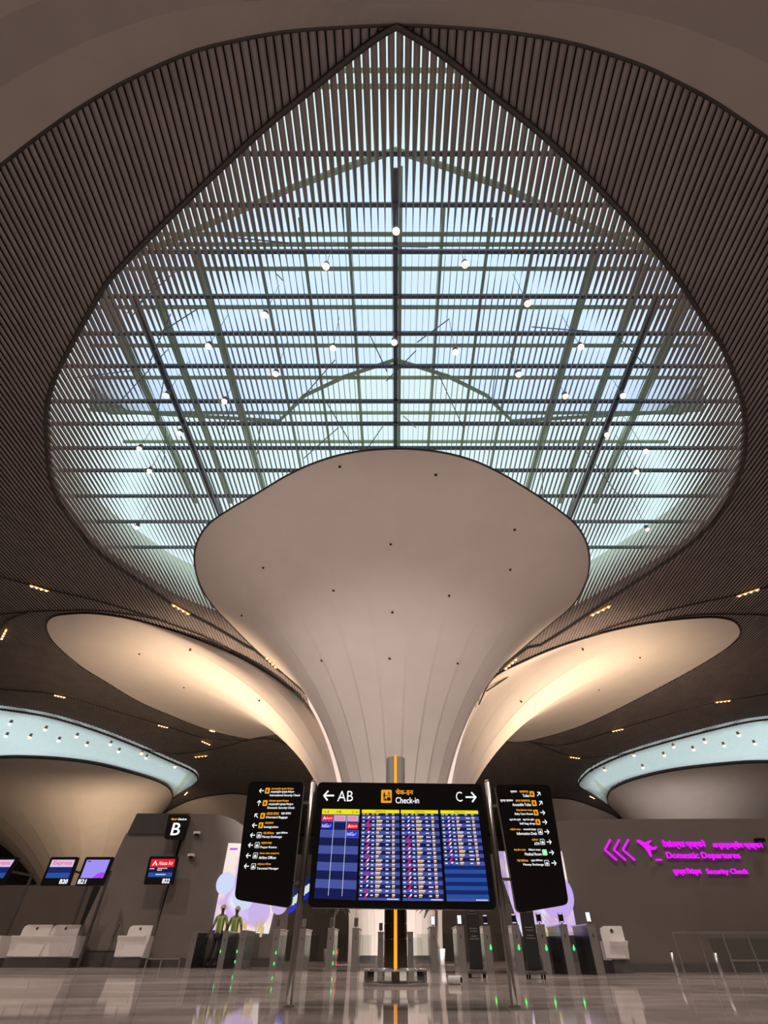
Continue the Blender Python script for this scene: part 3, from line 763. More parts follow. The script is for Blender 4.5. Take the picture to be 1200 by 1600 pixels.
# ------------------------------------------------------------------ gates
ORD = ['leftmost','second from the left','third from the left','fourth from the left','fifth from the left','sixth from the left','seventh from the left','eighth from the left','eighth from the right','seventh from the right','sixth from the right','fifth from the right','fourth from the right','third from the right','second from the right','rightmost']
GATES = [  # base x px, base y px, scanner kind, scanner px x, leds [(kind, px, py)]
 (293,1513,None,[]),(343,1514,None,[('green',344,1487)]),(371,1515,None,[('green',370,1487),('green',367,1503)]),
 (425,1517,'grey',[('green',431,1489),('green',428,1506)]),(467,1517,'edge',[]),(513,1518,'grey',[('green',521,1489),('red',526,1489),('green',520,1506),('red',525,1506)]),
 (553,1518,'grey',[]),(594,1513,'dark',[]),(642,1513,None,[]),(680,1520,'white',[]),(724,1521,'white',[]),
 (767,1521,'lilac',[('green',767,1481)]),(815,1522,'lilac',[('green',811,1481)]),(857,1523,'lilac',[('green',854,1482)]),(894,1523,'lilac',[('green',897,1482)]),(940,1524,'white',[])]
EXTRA = {0:'plain, beside the dark left wall',1:'in front of the first hi-vis worker',2:'beside the second hi-vis worker'}
for i, (u, v, sc, leds) in enumerate(GATES):
    Y = floor_Y(v); x = at_Y(u, v, Y).x; H = .99; W = .30; L = 1.5
    add = EXTRA.get(i) or {'grey':'with grey scanner tablet','edge':'with scanner tablet seen edge-on','dark':'with dark scanner tablet',None:'without tablet','white':'with lit white scanner screen','lilac':'with lilac-edged scanner'}[sc]
    g = empty('speed_gate', (x, Y, 0), 'steel gate, %s in the row, %s' % (ORD[i], add), 'gate', 'steel gates across the hall')
    tone = 'gate_front'
    mb = MB(); mb.box((x, Y+L/2, H/2), (W*.62, L, H)); mb.build('cabinet', M['gate_side'], g)
    mb = MB(); mb.box((x, Y-.012, H/2), (W*.62+.03, .05, H)); mb.build('front_panel', M[tone], g)
    mb = MB(); mb.box((x, Y+L/2, H+.012), (W*.62+.05, L+.06, .03)); mb.build('top_cap', M['stainless'], g)
    mb = MB(); mb.box((x, Y-.04, H-.22), (.022, .008, .075)); mb.build('slot', M['black'], g)
    mb = MB(); mb.box((x+.28*(1 if i < 9 else -1), Y+L*.5, .55), (.42, .012, .62)); mb.build('glass_flap', M['pane'], g)
    if sc:
        mb = MB(); mb.box((x, Y+.06, H+.04), (.03, .03, .06)); mb.box((x, Y+.06, H+.17), (.14, .03, .22)); t = mb.build('scanner_tablet', M['gate_front'] if sc in ('grey','edge') else M['black'], g)
        fx = Y+.06-.017
        mb = MB()
        if sc == 'white': mb.box((x, fx, H+.17), (.115, .004, .195)); mb.build('scanner_screen', M['t_white'], t)
        elif sc == 'lilac':
            mb.box((x, fx, H+.26), (.11, .004, .03)); mb.box((x, fx, H+.08), (.11, .004, .025)); mb.build('scanner_screen', M['s_pale'], t)
        else: mb.box((x, fx, H+.17), (.11, .004, .185)); mb.build('scanner_screen', M['gate_front'] if sc == 'edge' else M['base'], t)
    for kd, lu, lv in leds:
        p = at_Y(lu, lv, Y-.05); mb = MB(); r = .035 if v > 1519 else .024
        mb.lathe([(0, -r*1.5), (r*.8, -r*.5), (r*.7, r*.4), (0, r*2.4)], (p.x, Y-.038, p.z), 10); mb.build('indicator_light', M[kd], g)

# ------------------------------------------------------------------ black totems in front of the gates
for (u, vb, lab) in ((746, 1528, 'narrow black notice totem on a steel foot, nearer the flight board centre'), (838, 1530, 'narrow black notice totem on a steel foot, below the right direction sign')):
    Y = floor_Y(vb); x = at_Y(u, vb, Y).x
    t = empty('notice_totem', (x, Y, 0), lab, 'totem', 'black notice totems')
    mb = MB(); mb.box((x, Y, .14+.86), (.32, .06, 1.72)); mb.build('totem_panel', M['black_matte'], t)
    mb = MB(); mb.box((x, Y, .10), (.42, .36, .05)); b_ = mb.build('foot_plate', M['base'], t)
    for sx in (-.17, .17):
        for sy in (-.14, .14): mb = MB(); mb.cyl((x+sx, Y+sy, 0), (x+sx, Y+sy, .08), .022, n=10); mb.build('caster', M['black'], b_)
    F0 = (Vector((x-.12, Y-.032, 1.14)), Vector((.24, 0, 0)), Vector((0, 0, .24)))
    mb = MB()
    for a, b in (((.05,.05),(.95,.05)),((.95,.05),(.95,.95)),((.95,.95),(.05,.95)),((.05,.95),(.05,.05)),((.2,.25),(.8,.25)),((.25,.35),(.7,.7)),((.7,.7),(.8,.35))): stroke(mb, F0, a, b, .009, 0)
    for z, wd in ((.86,.20),(.81,.16),(.72,.14),(.67,.22)):
        k = 0
        while k < wd: rect(mb, (Vector((x-wd/2, Y-.032, z)), Vector((1, 0, 0)), Vector((0, 0, 1))), k, 0, k+.022, .022); k += .03
    mb.build('lettering', M['stainless'], t)
# paper roll on the floor
Y = floor_Y(1538); p = at_Y(712, 1538, Y); e = empty('paper_roll', (p.x, Y, 0), 'white paper roll lying on the marble right of the pylon', 'roll')
mb = MB(); mb.cyl((p.x-.12, Y+.02, .06), (p.x+.10, Y-.10, .06), .06, n=24); mb.build('paper', M['roll'], e)
mb = MB(); mb.cyl((p.x+.10, Y-.101, .06), (p.x+.103, Y-.103, .06), .045, n=20); mb.build('core', M['black'], e)

# ------------------------------------------------------------------ walls of the check-in islands
def slab(name, pxs, Y, depth, m, parent=None): 
    mb = MB(); mb.prism([at_Y(u, v, Y) for u, v in pxs], (0, depth, 0)); return mb.build(name, m, parent)
YL = 26.2
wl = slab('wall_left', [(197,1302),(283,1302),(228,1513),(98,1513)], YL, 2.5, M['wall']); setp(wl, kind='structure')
s_ = slab('trim_1', [(214,1271),(297,1271),(283,1302),(199,1302)], YL-.1, 2.6, M['base']); setp(s_, kind='structure')
# rounded end wall
top = smooth_curve([(296,1272),(318,1272),(340,1273),(362,1279),(380,1290),(400,1306),(440,1330)], 4)
YE = 26.0
pts = [at_Y(u, v, YE) for u, v in top]+[at_Y(424, 1512, YE), at_Y(228, 1512, YE)]
mb = MB(); mb.prism(pts, (0, 3, 0)); setp(mb.build('wall_end', M['wall']), kind='structure')
setp(slab('baseboard_left', [(231,1497),(424.5,1497),(423,1512),(227,1512)], YE-.05, .1, M['base']), kind='structure')
setp(slab('wall_far_left', [(-260,1383),(150,1383),(110,1508),(-340,1508)], 36.0, .5, M['wall_dark']), kind='structure')
setp(slab('trim_2', [(146,1385),(158,1385),(130,1462),(118,1462)], 27.5, .3, M['dark']), kind='structure')
YR = 19.4
rt = smooth_curve([(790,1330),(820,1308),(845,1292),(868,1284),(892,1281),(930,1280)], 4)
pts = [at_Y(u, v, YR) for u, v in rt]+[at_Y(1420, 1278, YR), at_Y(1600, 1519.5, YR), at_Y(820, 1519.5, YR)]
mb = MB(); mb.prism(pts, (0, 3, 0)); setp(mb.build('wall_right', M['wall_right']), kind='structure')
setp(slab('baseboard_right', [(955,1507),(1600,1505),(1600,1520),(955,1520)], YR-.06, .1, M['base']), kind='structure')
# dark passage wall behind the gates
setp(slab('wall_passage', [(380,1335),(860,1335),(840,1501),(400,1501)], 44.0, .4, M['wall_dark']), kind='structure')

# lit advertising panels: pale picture with lilac and blue discs
def ad_material(name):
    m = bpy.data.materials.new(name); m.use_nodes = True; nt = m.node_tree; b = nt.nodes['Principled BSDF']
    tc = nt.nodes.new('ShaderNodeTexCoord'); v = nt.nodes.new('ShaderNodeTexVoronoi'); v.inputs['Scale'].default_value = 0.75; v.feature = 'SMOOTH_F1'
    n = nt.nodes.new('ShaderNodeTexNoise'); n.inputs['Scale'].default_value = .5; n.inputs['Detail'].default_value = 3
    r = nt.nodes.new('ShaderNodeValToRGB'); e = r.color_ramp.elements
    e[0].position = .2; e[0].color = (.55,.62,.95,1); e[1].position = .75; e[1].color = (.86,.88,1,1)
    x = e.new(.42); x.color = (.80,.82,1,1); x = e.new(.52); x.color = (.62,.40,.85,1); x = e.new(.60); x.color = (.95,.80,.70,1)
    mx = nt.nodes.new('ShaderNodeMath'); mx.operation = 'ADD'; ms = nt.nodes.new('ShaderNodeMath'); ms.operation = 'MULTIPLY'; ms.inputs[1].default_value = .35
    nt.links.new(tc.outputs['Object'], v.inputs['Vector']); nt.links.new(tc.outputs['Object'], n.inputs['Vector'])
    nt.links.new(v.outputs['Distance'], ms.inputs[0]); nt.links.new(ms.outputs[0], mx.inputs[0]); nt.links.new(n.outputs['Fac'], mx.inputs[1])
    s = nt.nodes.new('ShaderNodeMath'); s.operation = 'SUBTRACT'; s.inputs[1].default_value = .12; nt.links.new(mx.outputs[0], s.inputs[0])
    nt.links.new(s.outputs[0], r.inputs['Fac']); nt.links.new(r.outputs['Color'], b.inputs['Emission Color']); b.inputs['Emission Strength'].default_value = .95
    b.inputs['Base Color'].default_value = (.05,.05,.05,1); return m
AD = ad_material('ad_picture')
def disc(mb, c, r, Y, k=0, n=28): 
    p = at_Y(*c, Y); R = (at_Y(c[0]+r, c[1], Y)-p).length; mb.add([(p.x+R*math.cos(t), Y, p.z+R*math.sin(t)) for t in np.linspace(0, 2*math.pi, n, endpoint=False)], [tuple(range(n))], k)
Ya = YE-.14
e = empty('advertising_screen', tuple(at_Y(380, 1458, Ya)), 'tall glowing pastel advertising screen on the left end wall behind the two workers', 'screen')
slab('screen_panel', [(357,1317),(452,1322),(419,1459),(331,1453)], Ya, .1, AD, e)
mb = MB(); disc(mb, (405,1425), 17, Ya-.006); disc(mb, (437,1412), 13, Ya-.007); mb.build('lilac_shapes', emis('ad_lilac', (.62,.48,.86), .9), e)
mb = MB(); disc(mb, (352,1380), 14, Ya-.004); disc(mb, (384,1395), 20, Ya-.003); mb.build('blue_shapes', emis('ad_blue', (.66,.75,1.0), .9), e)
mb = MB(); random.seed(4)
for k in range(26):
    u = random.uniform(352, 415); v = random.uniform(1442, 1455); p = at_Y(u, v, Ya-.01); mb.box((p.x, Ya-.006, p.z), (random.uniform(.04,.12), .006, random.uniform(.1,.4)))
mb.build('small_figures', emis('ad_gold', (.75,.55,.30), .8), e)
mb = MB(); rect(mb, frame_px((359,1325,371,1328), Ya-.006), 0, 0, 1, 1); mb.build('caption', M['s_violet'], e)
Yb = YR-.14
e = empty('advertising_screen', tuple(at_Y(860, 1461, Yb)), 'glowing pastel advertising screen under the right direction sign', 'screen')
slab('screen_panel', [(772,1330),(878,1330),(903,1461),(817,1463)], Yb, .1, AD, e)
mb = MB(); disc(mb, (868,1398), 28, Yb-.005); mb.build('lilac_shapes', emis('ad_lilac_b', (.58,.42,.90), .9), e)
mb = MB(); 
for k in range(7):
    a = at_Y(832+k*7, 1424+k*1.5, Yb-.006); b = at_Y(852+k*6, 1450-k*3, Yb-.006); mb.bar((a.x, Yb-.005, a.z), (b.x, Yb-.005, b.z), .05, .008)
mb.build('gold_figures', emis('ad_gold_b', (.55,.40,.10), .8), e)
mb = MB()
for k in range(14):
    p = at_Y(random.uniform(842,892), random.uniform(1452,1459), Yb-.006); mb.box((p.x, Yb-.005, p.z), (.10, .006, .12))
mb.build('small_figures', emis('ad_tan', (.75,.6,.35), .8), e)
# blue curved screen deeper in the passage
Yc = 40.0; e = empty('curved_screen', tuple(at_Y(450, 1432, Yc)), 'blue curved screen glowing in the passage between left sign and post', 'screen')
mb = MB(); cpx = [(416,1437),(430,1435),(444,1431),(456,1425),(466,1417),(476,1407),(482,1402)]
lo = [at_Y(u, v, Yc+i*.15) for i, (u, v) in enumerate(cpx)]; hi = [Vector((p.x, p.y, p.z+1.15)) for p in lo]; md = [Vector((p.x, p.y-.01, p.z+.25)) for p in lo]; n = len(lo)
mb.add(lo+hi, [(i, i+1, n+i+1, n+i) for i in range(n-1)], 0); mb.add([p+Vector((0,-.01,0)) for p in lo]+md, [(i, i+1, n+i+1, n+i) for i in range(n-1)], 1)
for i in range(n-1):
    for k in range(3):
        f = (k+.2)/3; p = lo[i].lerp(lo[i+1], f); mb.box((p.x, p.y-.03, p.z+.55), (.16, .02, .42), k=2)
mb.build('display', [M['s_dblue'], M['s_royal'], M['t_white']], e)

# magenta wall lettering
def W8(x0, y0, x1, y1): return (930+x0/4.444, 1290+y0/4.444, 930+x1/4.444, 1290+y1/4.444)
Yw = YR-.07; ws = empty('wall_sign', tuple(at_Y(1060, 1345, Yw)), 'magenta glowing Domestic Departures lettering mounted on the right wall', 'sign')
def P8(x, y): p = at_Y(930+x/4.444, 1290+y/4.444, Yw); return p
mb = MB()
for x in (65, 127, 190):
    for a, b in (((x+40, 97), (x+2, 168)), ((x+2, 168), (x+85, 240))):
        mb.bar(P8(*a), P8(*b), .055, .055)
mb.build('chevrons', M['neon'], ws)
mb = MB(); pl = [(290,98),(308,98),(345,118),(378,102),(394,102),(372,130),(398,150),(412,150),(428,142),(430,152),(420,166),(396,168),(382,162),(396,214),(388,218),(352,160),(322,132),(294,112)]
mb.prism([P8(*p) for p in pl], (0, .05, 0)); mb.build('aeroplane_symbol', M['neon'], ws)
mb = MB(); mb.bar(P8(420,237), P8(462,237), .05, .05); mb.build('dash', M['neon'], ws)
for s, bx_, bo in (('देशांतर्गत प्रस्थाने', (480,100,778,162), .008), ('अन्तर्राज्यीय प्रस्थान', (830,110,1178,166), .008), ('Domestic Departures', (508,185,1018,240), .012), ('सुरक्षा नियंत्रण', (553,295,748,347), .008), ('Security Check', (785,300,1072,345), .01)):
    mb = MB(); mb_text(mb, s, frame_px(W8(*bx_), Yw), depth=.05, bold=bo); mb.build('lettering', M['neon'], ws)

# ------------------------------------------------------------------ check-in counters and their screens
def desk(label, u0, u1, screens, left_tail=0, right_tail=0, vb=1512, top=1445, ledge=1462, group='white check-in counters'):
    Y = floor_Y(vb); x0, x1 = at_Y(u0, vb, Y).x, at_Y(u1, vb, Y).x; zl = at_Y(u0, ledge, Y).z; zt = at_Y(u0, top, Y).z; zp = .27
    e = empty('check_in_counter', ((x0+x1)/2, Y, 0), label, 'counter', group)
    mb = MB(); mb.box(((x0+x1)/2, Y+.45, zp/2), (x1-x0, .9, zp)); mb.build('plinth', M['base'], e)
    # curved front shell: bulges forward below the ledge
    prof = [(.06, zp), (.0, zp+.06), (-.02, zl*.55), (-.10, zl*.82), (-.20, zl*.97), (-.20, zl), (.75, zl), (.75, zp)]
    mb = MB(); n = len(prof)
    mb.add([(x0, Y+a, z) for a, z in prof]+[(x1, Y+a, z) for a, z in prof], [(i, i+1, n+i+1, n+i) for i in range(n-1)]+[tuple(range(n)), tuple(range(2*n-1, n-1, -1))])
    mb.build('counter_shell', M['desk'], e)
    for a, b in screens:
        xa, xb = at_Y(a, ledge, Y).x, at_Y(b, ledge, Y).x; r = .14
        pts = [Vector((xa, Y-.06, zp+.05)), Vector((xb-.1, Y-.06, zp+.05)), Vector((xb, Y-.10, zl)), Vector((xb, Y-.10, zt)), Vector((xa+r, Y-.10, zt)), Vector((xa+.03, Y-.10, zt-.05)), Vector((xa, Y-.10, zt-r)), Vector((xa, Y-.10, zl))]
        mb = MB(); mb.prism(pts, (0, .07, 0)); s = mb.build('privacy_screen', M['desk'], e)
        mb = MB(); mb.cyl(((xa+xb)/2, Y-.101, (zl+zt)/2+.05), ((xa+xb)/2, Y-.106, (zl+zt)/2+.05), .05, n=14); mb.build('emblem', M['base'], s)
    return e
desk('white check-in counter with twin curved screens left of the black belt', 2, 106, [(34, 78), (80, 122)])
desk('white check-in counter with one curved screen beside the left wall', 172, 216, [(200, 236)], vb=1512.5, top=1446)
desk('white counter end cut off by the left picture edge', -110, -14, [], vb=1512)
Y = floor_Y(1511.5); 
e = empty('baggage_belt', (at_Y(140, 1511, Y).x, Y, 0), 'dark baggage belt between the two white check-in counters', 'belt')
xa, xb = at_Y(119, 1511, Y).x, at_Y(166, 1511, Y).x
mb = MB(); mb.box(((xa+xb)/2, Y+1.05, .22), (xb-xa, 1.4, .44)); mb.build('belt_base', M['base'], e)
mb = MB(); mb.box(((xa+xb)/2, Y+1.05, .46), (xb-xa-.1, 1.4, .04)); mb.build('belt', M['black_matte'], e)
mb = MB(); mb.box(((xa+xb)/2+.25, Y+.9, .68), (.95, .9, .42)); mb.build('weigher_hood', M['black'], e)
mb = MB(); mb.bar((xb-.25, Y+.3, .88), (xb-.12, Y+.3, 1.28), .03); mb.build('post', M['chrome'], e)
# kiosk counter at right
desk('white check-in kiosk panel with dark emblem at the right end of the gates', 962, 990, [(940, 975)], vb=1521.5, top=1447, ledge=1470, group=None)
# low rail by the left end wall
Y = floor_Y(1513); e = empty('low_rail', (at_Y(255, 1513, Y).x, Y, 0), 'low steel rail on the floor against the left end wall', 'rail')
a, b = at_Y(229, 1498, Y), at_Y(283, 1498, Y); mb = MB(); mb.bar(a, b, .05); mb.build('top_bar', M['stainless'], e)
for t in (.02, .45, .98): p = a.lerp(b, t); mb = MB(); mb.bar((p.x, Y, 0), (p.x, Y, p.z), .05); mb.build('post', M['stainless'], e)

# hanging counter screens
def hung(label, pxs, kind, num, num_box, Y=24.0):
    P = [at_Y(u, v, Y) for u, v in pxs]; c = sum(P, Vector())/4
    e = empty('counter_screen', tuple(c), label, 'screen', 'lit screens above the check-in counters')
    mb = MB(); mb.prism(rounded(P, .06, 3), (0, .12, 0)); mb.build('housing', M['black'], e)
    Q = [sp(P, a, b, -.01) for a, b in ((.09,.10),(.91,.10),(.91,.74),(.09,.74))]
    q = lambda s0, t0, s1, t1, m, nm, dy=0: (lambda mb: (srect(mb, Q, s0, t0, s1, t1, 0, dy), mb.build(nm, M[m], e))[1])(MB())
    if kind == 'x':
        a = q(0, 0, 1, .40, 's_pale', 'screen'); q(0, .40, 1, .72, 's_dblue', 'screen'); q(0, .72, 1, 1, 's_blue', 'screen')
        mb = MB(); stext(mb, Q, 'Express', .12, .06, .92, .34, 0, -.01); mb.build('lettering', M['s_pink'], a)
    elif kind == 'a':
        a = q(0, 0, 1, .45, 's_red', 'screen'); q(0, .45, 1, .76, 's_navy', 'screen'); q(0, .76, 1, 1, 's_blue', 'screen')
        mb = MB(); stext(mb, Q, 'Akasa Air', .34, .12, .95, .34, 0, -.01)
        mb.add([sp(Q, .08, .36, -.01), sp(Q, .14, .36, -.01), sp(Q, .19, .18, -.01), sp(Q, .24, .36, -.01), sp(Q, .30, .36, -.01), sp(Q, .19, .08, -.01)], [(0,1,2,5),(2,3,4,5)]); mb.build('lettering', M['t_white'], a)
        mb = MB()
        for s0, t0, s1 in ((.02,.52,.20),(.34,.50,.70),(.34,.60,.55),(.32,.84,.68)):
            x = s0
            while x < s1: srect(mb, Q, x, t0, x+.05, t0+.05, 0, -.01); x += .07
        mb.build('row_text', M['t_white'], a)
    else:
        a = q(0, 0, 1, 1, 's_lilac', 'screen'); mb = MB()
        mb.add([sp(Q, .5+.02, 1, -.004), sp(Q, 1, 1, -.004), sp(Q, 1, .72, -.004), sp(Q, .85, .68, -.004), sp(Q, .7, .76, -.004), sp(Q, .58, .9, -.004)], [tuple(range(6))]); mb.build('violet_wave', M['s_violet'], a)
        mb = MB(); srect(mb, Q, .05, .06, .2, .11, 0, -.004); mb.build('caption', M['s_navy'], a)
    if num: mb = MB(); mb_text(mb, num, frame_px(num_box, Y-.01), bold=.01); mb.build('counter_number', M['t_white'], e)
    mb = MB(); z0 = P[2].z; x_ = c.x; zc_ = c.z+.1
    if Y > 25: mb.bar((x_, Y+.12, zc_), (x_, YL-.13, zc_), .08); mb.build('wall_arm', M['base'], e)
    elif num == 'B21': mb.bar((x_, Y+.12, zc_), (x_, 25.35, zc_), .07); mb.cyl((x_, 25.35, 0), (x_, 25.35, zc_+.05), .06, n=10); mb.build('support_post', M['base'], e)
    else: mb.bar((x_, Y+.12, zc_), (x_, 26.6, zc_), .07); mb.cyl((x_, 26.6, 0), (x_, 26.6, zc_+.05), .06, n=10); mb.build('support_post', M['base'], e)
hung('lit airline screen cut by the left picture edge', [(-18,1339),(30,1339),(2,1384),(-48,1384)], 'x', None, None)
hung('lit airline screen numbered B20 with pink Express heading', [(80,1339),(123,1339),(107,1384),(62,1384)], 'x', 'B20', (92,1374,104,1381))
hung('lit lilac screen numbered B21', [(134,1339),(178,1339),(160,1384),(117,1384)], 'l', 'B21', (121,1374,133,1381))
hung('lit screen numbered B22 with red airline heading', [(234,1338),(279,1338),(270,1382),(224,1382)], 'a', 'B22', (253,1373,264,1380), Y=25.4)
P = [at_Y(u, v, 25.6) for u, v in ((264,1273),(295,1273),(284,1312),(256,1310))]
e = empty('island_sign', tuple(sum(P, Vector())/4), 'black hanging sign with a large white letter B on the left wall corner', 'sign')
mb = MB(); mb.prism(rounded(P, .05, 3), (0, .3, 0)); mb.build('sign_panel', M['black'], e)
mb = MB(); mb_text(mb, 'B', frame_px((266,1286,279,1305), 25.58), bold=.012); mb_text(mb, 'Check-in', frame_px((278,1278.5,291,1281.5), 25.58), bold=.006); mb.build('lettering', M['t_white'], e)
mb = MB(); mb_text(mb, 'चेक-इन', frame_px((267,1278,276,1282), 25.58), bold=.006); mb.build('lettering', M['t_orange'], e)
# small cameras on the end wall
for u, v, lab in ((308,1303,'small dome camera on the end wall, upper of two'), (299,1338,'small box camera on the end wall, lower of two')):
    p = at_Y(u, v, YE-.1); e = empty('security_camera', tuple(p), lab, 'camera', 'cameras on the left end wall'); mb = MB(); mb.box((p.x, YE-.1, p.z+.04), (.30, .2, .10)); mb.build('bracket', M['desk'], e)
    mb = MB(); mb.lathe([(.11, 0), (.09, -.06), (0, -.10)], (p.x, YE-.14, p.z), 16); mb.build('lens', M['black'], e)
p = at_Y(1187, 1313, YR-.1); e = empty('security_camera', tuple(p), 'small dark camera on the right wall above the magenta lettering', 'camera'); mb = MB(); mb.box((p.x, YR-.1, p.z), (.28, .2, .10)); mb.build('body', M['black'], e)

# ------------------------------------------------------------------ queue rail and bollards at right
Y = 18.2; e = empty('queue_rail', (at_Y(1150, 1520, Y).x, Y, 0), 'long steel queue rail with glass infill in front of the right wall', 'rail')
zt = at_Y(1100, 1457, Y).z; xa = at_Y(1050, 1457, Y).x; xb = at_Y(1420, 1457, Y).x
mb = MB(); mb.bar((xa, Y, zt), (xb, Y, zt), .05); mb.bar((xa+.9, Y+.6, zt), (xb, Y+.6, zt), .05); mb.build('top_rail', M['stainless'], e)
mb = MB(); mb.bar((xa+1.4, Y, .27), (xb, Y, .27), .04); mb.build('lower_rail', M['stainless'], e)
k = 0; x = xa
while x < xb: mb = MB(); mb.bar((x, Y, 0), (x, Y, zt), .045); mb.build('rail_post', M['stainless'], e); x += .72
mb = MB(); mb.box(((xa+xb)/2+.5, Y, zt*.55), (xb-xa-1, .012, zt*.6)); mb.build('glass_infill', M['pane'], e)
for u, vb, vt, lab in ((1060,1526.5,1488,'thin steel bollard left of the queue rail'), (1132,1533,1489,'nearer steel bollard in front of the queue rail')):
    Y = floor_Y(vb); x = at_Y(u, vb, Y).x; z = at_Y(u-10, vt, Y).z; e = empty('bollard', (x, Y, 0), lab, 'bollard', 'steel bollards')
    mb = MB(); mb.cyl((x, Y, 0), (x, Y, z), .038, n=14); mb.build('shaft', M['stainless'], e, True); mb = MB(); mb.cyl((x, Y, z), (x, Y, z+.02), .03, n=14); mb.build('cap', M['chrome'], e)

# ------------------------------------------------------------------ potted palms in the passage
def palm(u, Y, h, lab, seed):
    random.seed(seed); x = at_Y(u, 1500, Y).x; e = empty('potted_palm', (x, Y, 0), lab, 'plant', 'dark palms in the passage')
    mb = MB(); mb.lathe([(.30, 0), (.38, .55), (.34, .56), (0, .5)], (x, Y, 0), 20); mb.build('pot', M['base'], e)
    mb = MB(); mb.cyl((x, Y, .5), (x+.05, Y, h*.6), .09, .06, 8); mb.build('trunk', M['bark'], e)
    mb = MB()
    for k in range(16):
        a = random.uniform(0, 6.283); el = random.uniform(.5, 1.3); L = random.uniform(1.1, 1.7); pts = []
        for i in range(7):
            t = i/6; pts.append(Vector((x+math.cos(a)*L*t*math.cos(el), Y+math.sin(a)*L*t*math.cos(el), h*.6+L*t*math.sin(el)-.75*L*t*t)))
        for i in range(6):
            wd = .10*math.sin(math.pi*(i+.6)/7)+.015; wd2 = .10*math.sin(math.pi*(i+1.6)/7)+.01; s = Vector((-math.sin(a), math.cos(a), 0))
            mb.quad(pts[i]-s*wd, pts[i]+s*wd, pts[i+1]+s*wd2, pts[i+1]-s*wd2)
    mb.build('fronds', M['leaf'], e)
palm(516, 31, 3.3, 'dark palm behind the gates left of the column', 1); palm(684, 30, 3.2, 'dark palm behind the gates right of the column', 2)

# ------------------------------------------------------------------ two workers
def skinned(name, joints, edges, m, parent, sub=2):
    me = bpy.data.meshes.new(name); me.from_pydata([j[0] for j in joints], edges, []); me.update()
    o = bpy.data.objects.new(name, me); COL.objects.link(o)
    md = o.modifiers.new('s', 'SKIN'); ms = o.modifiers.new('u', 'SUBSURF'); ms.levels = ms.render_levels = sub
    if not me.skin_vertices:
        bpy.context.view_layer.objects.active = o
    sv = me.skin_vertices[0].data if me.skin_vertices else None
    if sv is None:
        bm = bmesh.new(); bm.from_mesh(me); bm.verts.layers.skin.verify(); bm.to_mesh(me); bm.free(); sv = me.skin_vertices[0].data
    for i, j in enumerate(joints):
        r = j[1]; sv[i].radius = r if isinstance(r, tuple) else (r, r); sv[i].use_root = (i == 0); sv[i].use_loose = False
    bpy.context.view_layer.update()
    m2 = bpy.data.meshes.new_from_object(o.evaluated_get(bpy.context.evaluated_depsgraph_get())); bpy.data.objects.remove(o)
    m2.materials.clear(); m2.materials.append(m); m2.polygons.foreach_set('use_smooth', [True]*len(m2.polygons)); m2.name = name
    o = bpy.data.objects.new(name, m2); COL.objects.link(o); o.parent = parent; o.matrix_parent_inverse = parent.matrix_world.inverted(); return o
